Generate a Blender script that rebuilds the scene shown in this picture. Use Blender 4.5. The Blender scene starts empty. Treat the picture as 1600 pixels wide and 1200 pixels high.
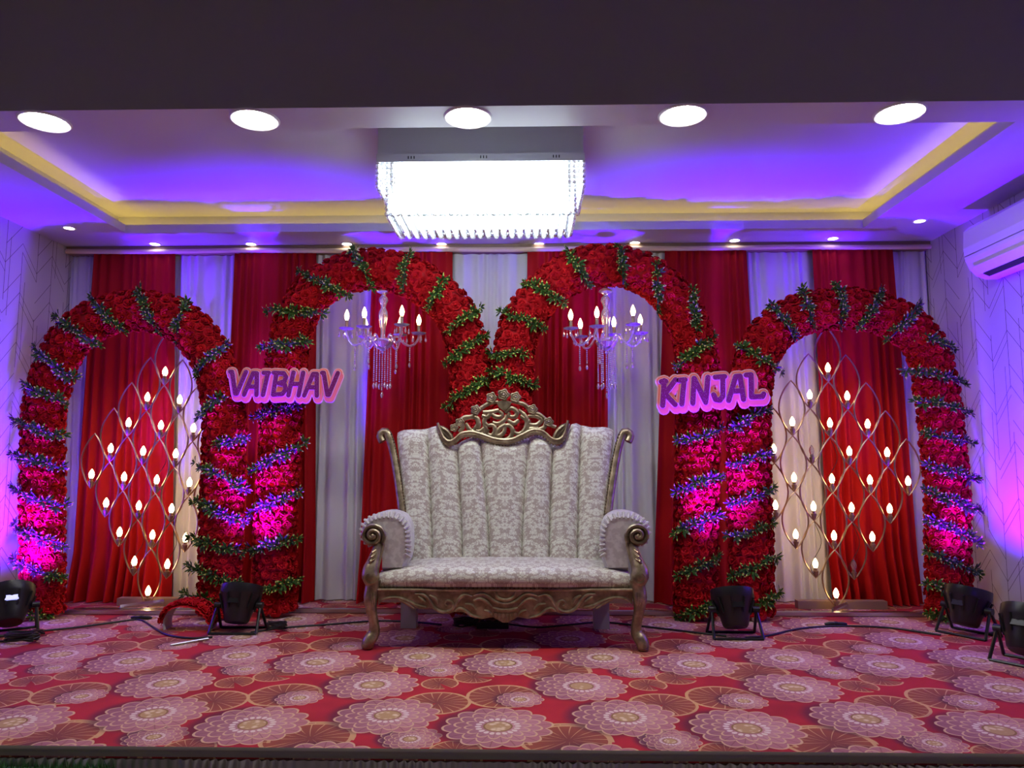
import bpy, math, random
from mathutils import Vector, Matrix, noise
PI = math.pi
SC = bpy.context.scene
COL = SC.collection
R = random.Random(7)

# ------------------------------------------------------------------ camera
F, CXP, CYP, CAMH = 1150.0, 800.0, 600.0, 1.05
PITCH, YAW = math.radians(5.96), math.radians(1.24)
cam = bpy.data.cameras.new('camera')
cam.sensor_width = 36.0
cam.lens = F / 1600.0 * 36.0
cam.clip_start = 0.05
camo = bpy.data.objects.new('camera', cam)
camo.location = (0, 0, CAMH)
camo.rotation_euler = (PI / 2 + PITCH, 0, YAW)
COL.objects.link(camo)
SC.camera = camo

# ------------------------------------------------------------------ world, exposure
w = bpy.data.worlds.new('dim_hall')
SC.world = w
w.use_nodes = True
w.node_tree.nodes['Background'].inputs[0].default_value = (0.10, 0.06, 0.09, 1)
w.node_tree.nodes['Background'].inputs[1].default_value = 0.0
SC.view_settings.view_transform = 'Standard'
SC.view_settings.look = 'None'
SC.view_settings.exposure = 0.0
SC.view_settings.gamma = 1.0
SC.view_settings.use_curve_mapping = False
SC.cycles.max_bounces = 8
SC.cycles.diffuse_bounces = 3
SC.cycles.glossy_bounces = 3
SC.cycles.transmission_bounces = 6
SC.cycles.transparent_max_bounces = 10

PAR_POWER = 270.0
PAR_COLOR = (0.09, 0.0, 1.0)
LED_CORE = 11.0          # big crystal ceiling light
DOWN_BIG = 115.0
DOWN_SMALL = 9.0
COVE = 7.5
BULB = 20.0


# ------------------------------------------------------------------ pixel -> place (a pixel is a direction; the plane gives the distance)
def ray(px, py):
    x, z, y = (px - CXP) / F, -(py - CYP) / F, 1.0
    y2 = y * math.cos(PITCH) - z * math.sin(PITCH)
    z2 = y * math.sin(PITCH) + z * math.cos(PITCH)
    return Vector((x * math.cos(YAW) - y2 * math.sin(YAW), x * math.sin(YAW) + y2 * math.cos(YAW), z2))


def P(px, py, Y):
    r = ray(px, py)
    t = Y / r.y
    return Vector((r.x * t, Y, CAMH + r.z * t))


def G(px, py, Z=0.0):
    r = ray(px, py)
    t = (Z - CAMH) / r.z
    return Vector((r.x * t, r.y * t, Z))


# ------------------------------------------------------------------ mesh builder
class MB:
    def __init__(s):
        s.v, s.f, s.m = [], [], []

    def add(s, vs, fs, mi=0):
        o = len(s.v)
        s.v += [Vector(p) for p in vs]
        s.f += [tuple(i + o for i in f) for f in fs]
        s.m += [mi] * len(fs)
        return s

    def box(s, a, b, mi=0):
        (x0, y0, z0), (x1, y1, z1) = a, b
        return s.add([(x0, y0, z0), (x1, y0, z0), (x1, y1, z0), (x0, y1, z0), (x0, y0, z1), (x1, y0, z1), (x1, y1, z1), (x0, y1, z1)],
                     [(0, 3, 2, 1), (4, 5, 6, 7), (0, 1, 5, 4), (1, 2, 6, 5), (2, 3, 7, 6), (3, 0, 4, 7)], mi)

    def tube(s, pts, r, n=8, closed=False, caps=True, flat=None, mi=0):
        pts = [Vector(p) for p in pts]
        k = len(pts)
        rs = r if isinstance(r, (list, tuple)) else [r] * k
        up = None
        rings = []
        for i in range(k):
            a = pts[(i - 1) % k] if (closed or i) else pts[0]
            b = pts[(i + 1) % k] if (closed or i < k - 1) else pts[-1]
            t = (b - a)
            t = t.normalized() if t.length > 1e-9 else Vector((0, 0, 1))
            if up is None:
                up = Vector((0, 1, 0)) if abs(t.y) < 0.9 else Vector((1, 0, 0))
            u = (up - t * up.dot(t))
            u = u.normalized() if u.length > 1e-6 else t.orthogonal().normalized()
            up = u
            w_ = t.cross(u)
            fl = flat if flat else 1.0
            rings.append([pts[i] + (u * math.cos(2 * PI * j / n) * fl + w_ * math.sin(2 * PI * j / n)) * rs[i] for j in range(n)])
        vs = [p for g in rings for p in g]
        fs = []
        for i in range(k if closed else k - 1):
            i2 = (i + 1) % k
            for j in range(n):
                j2 = (j + 1) % n
                fs.append((i * n + j, i * n + j2, i2 * n + j2, i2 * n + j))
        if caps and not closed:
            fs.append(tuple(range(n - 1, -1, -1)))
            fs.append(tuple((k - 1) * n + j for j in range(n)))
        return s.add(vs, fs, mi)

    def lathe(s, prof, c=(0, 0, 0), n=16, M=None, mi=0, cap=True):
        c = Vector(c)
        vs, fs = [], []
        for (r, z) in prof:
            for j in range(n):
                p = Vector((r * math.cos(2 * PI * j / n), r * math.sin(2 * PI * j / n), z))
                vs.append((M @ p if M else p) + c)
        for i in range(len(prof) - 1):
            for j in range(n):
                j2 = (j + 1) % n
                fs.append((i * n + j, i * n + j2, (i + 1) * n + j2, (i + 1) * n + j))
        if cap:
            fs.append(tuple(range(n - 1, -1, -1)))
            fs.append(tuple((len(prof) - 1) * n + j for j in range(n)))
        return s.add(vs, fs, mi)

    def grid(s, fn, nu, nv, mi=0, wrap=False):
        vs = [fn(i / nu, j / nv) for j in range(nv + 1) for i in range(nu + 1)]
        fs = [(j * (nu + 1) + i, j * (nu + 1) + i + 1, (j + 1) * (nu + 1) + i + 1, (j + 1) * (nu + 1) + i) for j in range(nv) for i in range(nu)]
        return s.add(vs, fs, mi)

    def prism(s, poly, off, mi=0):
        """polygon (list of Vectors) extruded by the vector off"""
        n = len(poly)
        off = Vector(off)
        vs = [Vector(p) for p in poly] + [Vector(p) + off for p in poly]
        fs = [tuple(range(n)), tuple(range(2 * n - 1, n - 1, -1))] + [(i, i + n, (i + 1) % n + n, (i + 1) % n) for i in range(n)]
        return s.add(vs, fs, mi)

    def blob(s, c, rx, ry, rz, n=10, m=6, M=None, mi=0):
        prof = [(max(1e-4, math.sin(PI * i / m)), -math.cos(PI * i / m)) for i in range(m + 1)]
        S = Matrix.Diagonal((rx, ry, rz))
        return s.lathe(prof, c, n, (M @ S) if M else S, mi, cap=False)

    def build(s, name, mat, parent=None, smooth=True, loc=None):
        """link as ONE mesh object; vertices are given in world space"""
        me = bpy.data.meshes.new(name)
        o = bpy.data.objects.new(name, me)
        base = Vector((0, 0, 0))
        q = parent
        while q is not None:
            base = base + q.location
            q = q.parent
        l = Vector(loc) if loc is not None else None
        sh = base + ((l - base) if l is not None else Vector((0, 0, 0)))
        me.from_pydata([p - sh for p in s.v], [], s.f)
        if l is not None:
            o.location = l - base
        for x in (mat if isinstance(mat, (list, tuple)) else [mat]):
            me.materials.append(x)
        if isinstance(mat, (list, tuple)):
            me.polygons.foreach_set('material_index', s.m)
        if smooth:
            me.polygons.foreach_set('use_smooth', [True] * len(me.polygons))
            if smooth != 'all':
                me.set_sharp_from_angle(angle=math.radians(48))
        me.update()
        COL.objects.link(o)
        o.parent = parent
        return o


def tag(o, label, cat, group=None):
    o['label'] = label
    o['category'] = cat
    if group:
        o['group'] = group
    return o


def thing(name, label, cat, loc, group=None):
    o = bpy.data.objects.new(name, None)
    o.empty_display_size = 0.1
    o.location = loc
    COL.objects.link(o)
    return tag(o, label, cat, group)


def inst(name, me, parent, M):
    """an object sharing mesh data; M is in world space, parents only translate"""
    o = bpy.data.objects.new(name, me)
    base = Vector((0, 0, 0))
    q = parent
    while q is not None:
        base = base + q.location
        q = q.parent
    COL.objects.link(o)
    o.parent = parent
    o.matrix_local = Matrix.Translation(-base) @ M
    return o


def struct(mb, name, mat, smooth=False):
    o = mb.build(name, mat, None, smooth)
    o['kind'] = 'structure'
    return o


def catmull(pts, step):
    pts = [Vector(p) for p in pts]
    q = [pts[0] * 2 - pts[1]] + pts + [pts[-1] * 2 - pts[-2]]
    dense = []
    for i in range(1, len(q) - 2):
        a, b, c, d = q[i - 1:i + 3]
        for k in range(12):
            t = k / 12
            dense.append(0.5 * ((2 * b) + (c - a) * t + (2 * a - 5 * b + 4 * c - d) * t * t + (3 * b - a - 3 * c + d) * t ** 3))
    dense.append(pts[-1])
    L = [0]
    for i in range(1, len(dense)):
        L.append(L[-1] + (dense[i] - dense[i - 1]).length)
    n = max(2, round(L[-1] / step))
    out, j = [], 0
    for k in range(n + 1):
        s = L[-1] * k / n
        while j < len(L) - 2 and L[j + 1] < s:
            j += 1
        d = L[j + 1] - L[j]
        out.append(dense[j].lerp(dense[j + 1], (s - L[j]) / d if d > 1e-9 else 0))
    return out


def interp(tab, x):
    for (a, b), (c, d) in zip(tab, tab[1:]):
        if x <= c:
            return b + (d - b) * (x - a) / (c - a) if c != a else d
    return tab[-1][1]


def align(n, spin=0.0):
    """rotation taking +Z to n"""
    return Vector((0, 0, 1)).rotation_difference(Vector(n)).to_matrix().to_4x4() @ Matrix.Rotation(spin, 4, 'Z')


# ------------------------------------------------------------------ shader expressions
class X:
    """a socket with arithmetic"""
    def __init__(s, nt, so):
        s.nt, s.so = nt, so

    def op(s, o, *b):
        n = s.nt.nodes.new('ShaderNodeMath')
        n.operation = o
        for i, q in enumerate((s,) + b):
            if isinstance(q, X):
                s.nt.links.new(q.so, n.inputs[i])
            else:
                n.inputs[i].default_value = q
        return X(s.nt, n.outputs[0])

    def __add__(s, b): return s.op('ADD', b)
    def __sub__(s, b): return s.op('SUBTRACT', b)
    def __mul__(s, b): return s.op('MULTIPLY', b)
    def __truediv__(s, b): return s.op('DIVIDE', b)
    def lt(s, b): return s.op('LESS_THAN', b)
    def gt(s, b): return s.op('GREATER_THAN', b)
    def mx(s, b): return s.op('MAXIMUM', b)
    def mn(s, b): return s.op('MINIMUM', b)
    def ab(s): return s.op('ABSOLUTE')
    def inv(s): return s.op('MULTIPLY_ADD', -1.0, 1.0)

    def ss(s, a, b):
        n = s.nt.nodes.new('ShaderNodeMapRange')
        n.interpolation_type = 'SMOOTHSTEP'
        s.nt.links.new(s.so, n.inputs[0])
        n.inputs[1].default_value, n.inputs[2].default_value = a, b
        return X(s.nt, n.outputs[0])


def mat(name, col=(0.8, 0.8, 0.8), rough=0.5, metal=0.0, **kw):
    m = bpy.data.materials.new(name)
    m.use_nodes = True
    b = m.node_tree.nodes['Principled BSDF']
    b.inputs['Base Color'].default_value = (*col, 1)
    b.inputs['Roughness'].default_value = rough
    b.inputs['Metallic'].default_value = metal
    for k, v in kw.items():
        b.inputs[k].default_value = v
    return m


def emat(name, col, strength):
    m = mat(name, (0.8, 0.8, 0.8), 0.4)
    b = m.node_tree.nodes['Principled BSDF']
    b.inputs['Emission Color'].default_value = (*col, 1)
    b.inputs['Emission Strength'].default_value = strength
    return m


def nodes(m):
    nt = m.node_tree
    return nt, nt.nodes['Principled BSDF']


def coords(nt, kind='Object'):
    tc = nt.nodes.new('ShaderNodeTexCoord')
    sp = nt.nodes.new('ShaderNodeSeparateXYZ')
    nt.links.new(tc.outputs[kind], sp.inputs[0])
    return X(nt, sp.outputs[0]), X(nt, sp.outputs[1]), X(nt, sp.outputs[2]), tc.outputs[kind]


def comb(nt, x, y, z=0.0):
    n = nt.nodes.new('ShaderNodeCombineXYZ')
    for i, q in enumerate((x, y, z)):
        if isinstance(q, X):
            nt.links.new(q.so, n.inputs[i])
        else:
            n.inputs[i].default_value = q
    return n.outputs[0]


def noise_tex(nt, vec, scale, detail=3, rough=0.5):
    n = nt.nodes.new('ShaderNodeTexNoise')
    n.inputs['Scale'].default_value = scale
    n.inputs['Detail'].default_value = detail
    n.inputs['Roughness'].default_value = rough
    if vec is not None:
        nt.links.new(vec, n.inputs['Vector'])
    return X(nt, n.outputs[0])


def mixc(nt, fac, a, b):
    n = nt.nodes.new('ShaderNodeMix')
    n.data_type = 'RGBA'
    for so, q in ((n.inputs[0], fac), (n.inputs[6], a), (n.inputs[7], b)):
        if isinstance(q, X):
            nt.links.new(q.so, so)
        elif isinstance(q, bpy.types.NodeSocket):
            nt.links.new(q, so)
        elif isinstance(q, (int, float)):
            so.default_value = q
        else:
            so.default_value = (*q, 1)
    return n.outputs[2]


def bump(nt, b, h, strength=0.3, dist=0.01):
    n = nt.nodes.new('ShaderNodeBump')
    n.inputs['Strength'].default_value = strength
    n.inputs['Distance'].default_value = dist
    nt.links.new(h.so, n.inputs['Height'])
    nt.links.new(n.outputs[0], b.inputs['Normal'])


# ---- plain materials
M = {}
M['paint'] = mat('ceiling_paint', (0.56, 0.54, 0.56), 0.45)
M['cream'] = mat('cream_cloth', (0.78, 0.60, 0.40), 0.75)
M['rosecore'] = mat('red_foam', (0.42, 0.005, 0.012), 0.9)
M['leaf'] = mat('dark_leaf', (0.04, 0.10, 0.012), 0.55, **{'Specular IOR Level': 0.25})
M['leaftip'] = mat('pale_leaf_tip', (0.50, 0.52, 0.10), 0.6, **{'Specular IOR Level': 0.25})
M['vine'] = mat('vine', (0.02, 0.04, 0.02), 0.6)
M['steel'] = mat('brushed_steel', (0.55, 0.55, 0.57), 0.3, 1.0)
M['bronze'] = mat('bronze_rod', (0.50, 0.36, 0.22), 0.32, 0.9)
M['socket'] = mat('brass_socket', (0.42, 0.32, 0.20), 0.35, 0.8)
M['black'] = mat('black_plastic', (0.012, 0.012, 0.014), 0.38)
M['cable'] = mat('cable_rubber', (0.010, 0.010, 0.012), 0.5)
M['blackmetal'] = mat('black_metal', (0.02, 0.02, 0.022), 0.32, 0.4)
M['wood'] = mat('plain_wood', (0.30, 0.19, 0.12), 0.6)
M['acwhite'] = mat('ac_plastic', (0.78, 0.77, 0.78), 0.28)
M['rim'] = mat('downlight_rim', (0.75, 0.75, 0.75), 0.4)
M['bulb'] = emat('warm_bulb', (1.0, 0.66, 0.28), BULB)
M['bulboff'] = mat('dead_bulb_glass', (0.85, 0.8, 0.75), 0.08, **{'Transmission Weight': 0.8})
M['downbig'] = emat('downlight_diffuser', (1.0, 0.96, 0.92), DOWN_BIG)
M['downsmall'] = emat('small_downlight_diffuser', (1.0, 0.93, 0.85), DOWN_SMALL)
M['cove'] = emat('cove_led_strip', (1.0, 0.72, 0.14), COVE)
M['core'] = emat('led_core', (0.80, 0.94, 1.0), LED_CORE)
M['parlens'] = emat('par_lens', PAR_COLOR, 6.0)
M['display'] = emat('par_display', (0.35, 0.4, 1.0), 1.2)
M['glass'] = mat('chandelier_glass', (1.0, 0.93, 0.95), 0.04, **{'Transmission Weight': 0.85, 'IOR': 1.5})
M['candle'] = mat('candle_sleeve', (0.25, 0.16, 0.10), 0.4)
M['pinkboard'] = mat('pale_pink_board', (0.80, 0.42, 0.46), 0.5)
M['coral'] = mat('coral_board', (0.80, 0.16, 0.12), 0.5)
M['grassbase'] = mat('grass_mat', (0.03, 0.09, 0.03), 0.9)
M['blade'] = mat('plastic_grass', (0.06, 0.20, 0.05), 0.6)
M['stage'] = mat('stage_boards', (0.12, 0.08, 0.06), 0.8)
M['hallfloor'] = mat('hall_floor', (0.25, 0.22, 0.2), 0.4)
M['nail'] = mat('nail_head', (0.16, 0.11, 0.07), 0.35, 0.9)
M['post'] = mat('grey_post_cloth', (0.42, 0.38, 0.42), 0.7)

# curtain cloth
m = M['redvelvet'] = mat('red_velvet', (0.50, 0.008, 0.010), 0.62, **{'Sheen Weight': 0.04, 'Sheen Roughness': 0.4, 'Specular IOR Level': 0.12})
m.node_tree.nodes['Principled BSDF'].inputs['Sheen Tint'].default_value = (1, 0.25, 0.2, 1)
nt, b = nodes(m)
x, y, z, v = coords(nt)
nz = noise_tex(nt, v, 180.0, 3)
nt.links.new(mixc(nt, nz, (0.36, 0.005, 0.007), (0.42, 0.007, 0.008)), b.inputs['Base Color'])
m = M['whitesatin'] = mat('white_satin', (0.72, 0.71, 0.72), 0.5, **{'Sheen Weight': 0.1})
nt, b = nodes(m)
x, y, z, v = coords(nt)
nz = noise_tex(nt, comb(nt, x * 300.0, y * 300.0, z * 300.0), 1.0, 2)
bump(nt, b, nz, 0.12, 0.002)

# roses
m = M['rose'] = mat('rose_cloth', (0.52, 0.008, 0.03), 0.8, **{'Specular IOR Level': 0.12})
nt, b = nodes(m)
oi = nt.nodes.new('ShaderNodeObjectInfo')
nt.links.new(mixc(nt, X(nt, oi.outputs['Random']), (0.40, 0.005, 0.010), (0.66, 0.012, 0.018)), b.inputs['Base Color'])
m = M['rosemass'] = mat('rose_cloth_far', (0.46, 0.007, 0.026), 0.8, **{'Specular IOR Level': 0.12})
nt, b = nodes(m)
x, y, z, v = coords(nt, 'Object')
nz = noise_tex(nt, v, 22.0, 2)
nt.links.new(mixc(nt, nz.ss(0.3, 0.7), (0.32, 0.003, 0.007), (0.62, 0.012, 0.014)), b.inputs['Base Color'])

# sofa damask: mirrored noise thresholds read as a woven ornament
m = M['damask'] = mat('damask_cloth', (0.6, 0.56, 0.5), 0.42, **{'Sheen Weight': 0.15})
nt, b = nodes(m)
x, y, z, v = coords(nt)
z = z + y * 0.9
px_ = x.op('PINGPONG', 0.115)
row = (z / 0.30).op('FLOOR')
pz = (z + 0.0).op('PINGPONG', 0.16)
pu = (x + (row * 0.115)).op('PINGPONG', 0.115)
n1 = noise_tex(nt, comb(nt, pu, z.op('PINGPONG', 0.30), 0.3), 30.0, 4, 0.62)
n2 = noise_tex(nt, comb(nt, px_ + 3.0, pz, 2.3), 60.0, 2, 0.5)
vo = nt.nodes.new('ShaderNodeTexVoronoi')
vo.feature = 'DISTANCE_TO_EDGE'
vo.inputs['Scale'].default_value = 38.0
nt.links.new(comb(nt, pu, z.op('PINGPONG', 0.30), 0.0), vo.inputs['Vector'])
ed = X(nt, vo.outputs[0]).ss(0.012, 0.05)
pat = (n1 * 0.7 + n2 * 0.3).ss(0.47, 0.51) * ed
nt.links.new(mixc(nt, pat, (0.42, 0.345, 0.30), (0.70, 0.69, 0.60)), b.inputs['Base Color'])
nt.links.new((pat * -0.16 + 0.50).so, b.inputs['Roughness'])
bump(nt, b, pat, 0.15, 0.002)
m = M['armcloth'] = mat('faded_arm_cloth', (0.56, 0.52, 0.54), 0.55, **{'Sheen Weight': 0.2})
nt, b = nodes(m)
nz = noise_tex(nt, coords(nt)[3], 30.0, 3)
nt.links.new(mixc(nt, nz.ss(0.42, 0.58), (0.50, 0.46, 0.47), (0.62, 0.59, 0.59)), b.inputs['Base Color'])

# antique gold
m = M['gold'] = mat('antique_gold', (0.46, 0.34, 0.20), 0.36, 0.75)
nt, b = nodes(m)
nz = noise_tex(nt, coords(nt)[3], 24.0, 4)
nt.links.new(mixc(nt, nz.ss(0.35, 0.7), (0.23, 0.175, 0.105), (0.45, 0.36, 0.23)), b.inputs['Base Color'])

# crystals of the ceiling light
m = M['crystal'] = mat('clear_crystal', (0.93, 0.98, 1.0), 0.03, **{'Transmission Weight': 1.0, 'IOR': 1.5})
nt, b = nodes(m)
tr = nt.nodes.new('ShaderNodeBsdfTransparent')
mx = nt.nodes.new('ShaderNodeMixShader')
mx.inputs[0].default_value = 0.6
nt.links.new(tr.outputs[0], mx.inputs[1])
nt.links.new(b.outputs[0], mx.inputs[2])
nt.links.new(mx.outputs[0], nt.nodes['Material Output'].inputs[0])

# purple glitter lettering
m = M['glitter'] = mat('purple_glitter', (0.16, 0.008, 0.11), 0.4)
nt, b = nodes(m)
vo = nt.nodes.new('ShaderNodeTexVoronoi')
vo.inputs['Scale'].default_value = 130.0
nt.links.new(coords(nt)[3], vo.inputs['Vector'])
d = X(nt, vo.outputs['Distance']).lt(0.16)
nt.links.new(mixc(nt, d, (0.16, 0.004, 0.045), (0.7, 0.4, 0.5)), b.inputs['Base Color'])

# satin skirt
M['skirt'] = mat('silver_satin', (0.60, 0.55, 0.52), 0.28, 0.15)
M['skirtband'] = mat('satin_band', (0.50, 0.43, 0.36), 0.4, 0.1)

# chevron wallpaper on the side walls (thin printed lines)
m = M['wallpaper'] = mat('chevron_wallpaper', (0.74, 0.70, 0.69), 0.5)
nt, b = nodes(m)
x, y, z, v = coords(nt)
colw = 0.165
k = (y / colw).op('FLOOR')
fy = (y / colw) - k
par = k.op('MODULO', 2.0).ab()
tri = (par * -2.0 + 1.0) * (fy - 0.5)          # zigzag
stag = (k * 0.37).op('FRACT')
t = (z - tri * colw * 2.0 * 0.55) / 0.36
ft = t.op('FRACT')
l1 = ft.lt(0.014)
l2 = ((t + 0.17).op('FRACT')).lt(0.014) * par
l3 = ((t + 0.62).op('FRACT')).lt(0.014) * par.inv()
vseg = ((z * 0.9 + k * 0.41).op('FRACT')).gt(0.25)
l4 = fy.lt(0.025)
fy2 = (fy - 0.27).ab().lt(0.012) * ((z * 0.8 + k * 0.23).op('FRACT')).gt(0.55)
line = l1.mx(l2).mx(l3).mx(l4 * vseg).mx(fy2)
nt.links.new(mixc(nt, line, (0.56, 0.52, 0.52), (0.07, 0.03, 0.04)), b.inputs['Base Color'])

# carpet: red ground with printed lotus flowers and lily pads, one repeat 0.983 x 0.92 m
m = M['carpet'] = mat('lotus_carpet', (0.5, 0.02, 0.04), 0.95)
nt, b = nodes(m)
gx, gy, gz, gv = coords(nt)
TX, TY = 0.983, 0.92


def cell(cx, cy):
    dx = ((gx - cx) / TX + 0.5).op('FRACT') * TX - 0.5 * TX
    dy = ((gy - cy) / TY + 0.5).op('FRACT') * TY - 0.5 * TY
    return dx, dy


wob = noise_tex(nt, gv, 16.0, 2) - 0.5
fib = noise_tex(nt, gv, 240.0, 2)
col = mixc(nt, noise_tex(nt, gv, 3.0, 3).ss(0.35, 0.65), (0.36, 0.006, 0.014), (0.52, 0.012, 0.022))


def pad(col, cx, cy, rad, rot):
    dx, dy = cell(cx, cy)
    r = (dx * dx + dy * dy).op('SQRT') / rad + wob * 0.06
    a = dy.op('ARCTAN2', dx) + rot
    notch = (a.ab() - 0.20).gt(0.0)
    inside = r.lt(1.0) * notch
    veins = ((a * 9.0 + r * 1.2).op('SINE').ab()).lt(0.16 + 0.0) * r.gt(0.12)
    veins = veins * ((a * 4.5).op('SINE').ab().gt(0.25)).mx(r.gt(0.5))
    ring = (r - 0.96).ab().lt(0.05) * notch
    base = mixc(nt, r, (0.22, 0.045, 0.035), (0.36, 0.075, 0.035))
    c = mixc(nt, veins.mx(ring), base, (0.66, 0.36, 0.15))
    return mixc(nt, inside, col, c)


def flower(col, cx, cy, rad, np_, rot):
    dx, dy = cell(cx, cy)
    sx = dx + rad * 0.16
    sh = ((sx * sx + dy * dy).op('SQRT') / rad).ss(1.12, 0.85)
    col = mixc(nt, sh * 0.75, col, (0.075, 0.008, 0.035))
    r = (dx * dx + dy * dy).op('SQRT') / rad + wob * 0.03
    a = dy.op('ARCTAN2', dx) + rot
    c = col
    for (k, edge, amp, ph, tint) in ((0, 1.0, 0.13, 0.0, (0.50, 0.18, 0.19)), (1, 0.80, 0.13, 0.5, (0.56, 0.24, 0.24)), (2, 0.60, 0.13, 0.0, (0.60, 0.28, 0.27))):
        q = ((a * (np_ / (2 * PI)) + ph).op('FRACT') - 0.5).ab()          # 0 at petal axis, .5 between petals
        e = (q * q * -4.0 * amp + edge)
        ins = r.lt(e)
        ln = (r - e).ab().lt(0.022)
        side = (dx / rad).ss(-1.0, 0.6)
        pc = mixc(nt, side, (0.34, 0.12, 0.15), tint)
        vein = (q.lt(0.03) * r.gt(0.35)).mx(q.gt(0.47) * r.gt(edge - 0.25))
        pc = mixc(nt, vein * 0.45, pc, (0.20, 0.06, 0.06))
        c = mixc(nt, ins, c, pc)
        c = mixc(nt, ln * 0.9, c, (0.72, 0.45, 0.25))
    q = ((a * (20 / (2 * PI))).op('FRACT') - 0.5)
    dot = ((q * q) * 6.0 + ((r - 0.36) * (r - 0.36)) * 260.0).lt(0.9)
    c = mixc(nt, dot, c, (0.80, 0.62, 0.52))
    c = mixc(nt, r.lt(0.27), c, (0.30, 0.15, 0.05))
    vv = nt.nodes.new('ShaderNodeTexVoronoi')
    vv.inputs['Scale'].default_value = 8.0 / rad
    nt.links.new(gv, vv.inputs['Vector'])
    disc = mixc(nt, X(nt, vv.outputs['Distance']).ss(0.2, 0.55), (0.80, 0.60, 0.36), (0.52, 0.31, 0.13))
    return mixc(nt, r.lt(0.235), c, disc)


for (cx, cy, rad, rot) in ((-1.10, 3.43, 0.165, 0.6), (-0.84, 2.91, 0.18, 0.3), (-0.40, 3.33, 0.15, 2.2), (-0.83, 3.83, 0.16, 2.6), (-0.42, 3.61, 0.09, 1.0), (-1.25, 3.72, 0.10, 0.2)):
    col = pad(col, cx, cy, rad, rot)
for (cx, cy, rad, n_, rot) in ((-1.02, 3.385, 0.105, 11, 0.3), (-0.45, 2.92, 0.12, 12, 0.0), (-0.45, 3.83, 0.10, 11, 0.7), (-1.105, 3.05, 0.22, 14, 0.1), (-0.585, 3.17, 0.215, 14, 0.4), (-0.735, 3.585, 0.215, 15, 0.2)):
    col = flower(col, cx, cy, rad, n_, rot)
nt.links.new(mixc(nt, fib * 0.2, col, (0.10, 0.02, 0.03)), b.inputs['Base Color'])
bump(nt, b, fib, 0.25, 0.004)

# ================================================================== the room
XL, XR, YB = -3.65, 3.11, 5.72
ZC, ZT = 2.735, 2.90
Y0, SE = -4.0, 2.81                      # hall end, stage edge
HX0, HX1, HY0, HY1 = -2.99, 2.44, 3.55, 5.26

struct(MB().box((XL, SE, -0.04), (XR, YB, 0.0)), 'floor', M['carpet'])
struct(MB().box((XL, SE + 0.03, -0.46), (XR, YB, -0.045)), 'stage_base', M['stage'])
struct(MB().box((XL - 0.1, Y0, -0.50), (XR + 0.1, YB, -0.46)), 'floor_hall', M['hallfloor'])
struct(MB().box((XL - 0.1, YB, -0.46), (XR + 0.1, YB + 0.1, 3.0)), 'wall_back', M['paint'])
struct(MB().box((XL - 0.1, Y0, -0.46), (XL, YB, 3.7)), 'wall_left', M['wallpaper'])
struct(MB().box((XR, Y0, -0.46), (XR + 0.1, YB, 3.7)), 'wall_right', M['wallpaper'])
struct(MB().box((XL, Y0, 3.6), (XR, 3.33, 3.7)), 'ceiling_hall', M['paint'])
struct(MB().box((XL - 0.1, Y0 - 0.1, -0.46), (XR + 0.1, Y0, 3.7)), 'wall_front', M['paint'])
struct(MB().box((XL, 3.33, ZC - 0.012), (XR, HY0, 3.6)), 'ceiling_beam', M['paint'])
# tray ceiling above, dropped border with lip and cove below it
struct(MB().box((XL, HY0, ZT), (XR, YB, ZT + 0.08)), 'ceiling', M['paint'])
mb = MB()
cw = 0.13
for (a, b_) in (((XL, HY0, ZC), (HX0, YB, ZC + 0.012)), ((HX1, HY0, ZC), (XR, YB, ZC + 0.012)), ((HX0, HY1, ZC), (HX1, YB, ZC + 0.012)),
                ((HX0 - 0.015, HY0, ZC + 0.012), (HX0, HY1 + 0.015, ZC + 0.062)), ((HX1, HY0, ZC + 0.012), (HX1 + 0.015, HY1 + 0.015, ZC + 0.062)),
                ((HX0, HY1, ZC + 0.012), (HX1, HY1 + 0.015, ZC + 0.062)),
                ((XL, HY0, ZC + 0.012), (HX0 - cw, YB, ZT)), ((HX1 + cw, HY0, ZC + 0.012), (XR, YB, ZT)), ((HX0 - cw, HY1 + cw, ZC + 0.012), (HX1 + cw, YB, ZT))):
    mb.box(a, b_)
struct(mb, 'ceiling_border', M['paint'])

# cove strips
for nm, a, b_, lab in (('cove_light_strip', (HX0 - 0.10, HY0 + 0.01, ZC + 0.014), (HX0 - 0.085, HY1 + 0.09, ZC + 0.026), 'yellow LED strip in the ceiling cove on the wall opposite the air conditioner'),
                       ('cove_light_strip', (HX1 + 0.085, HY0 + 0.01, ZC + 0.014), (HX1 + 0.10, HY1 + 0.09, ZC + 0.026), 'yellow LED strip in the ceiling cove on the air conditioner side'),
                       ('cove_light_strip', (HX0 - 0.07, HY1 + 0.085, ZC + 0.014), (HX1 + 0.07, HY1 + 0.10, ZC + 0.026), 'yellow LED strip in the ceiling cove along the curtain wall')):
    o = MB().box(a, b_).build(nm, M['cove'], None, False)
    tag(o, lab, 'light strip')

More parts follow.
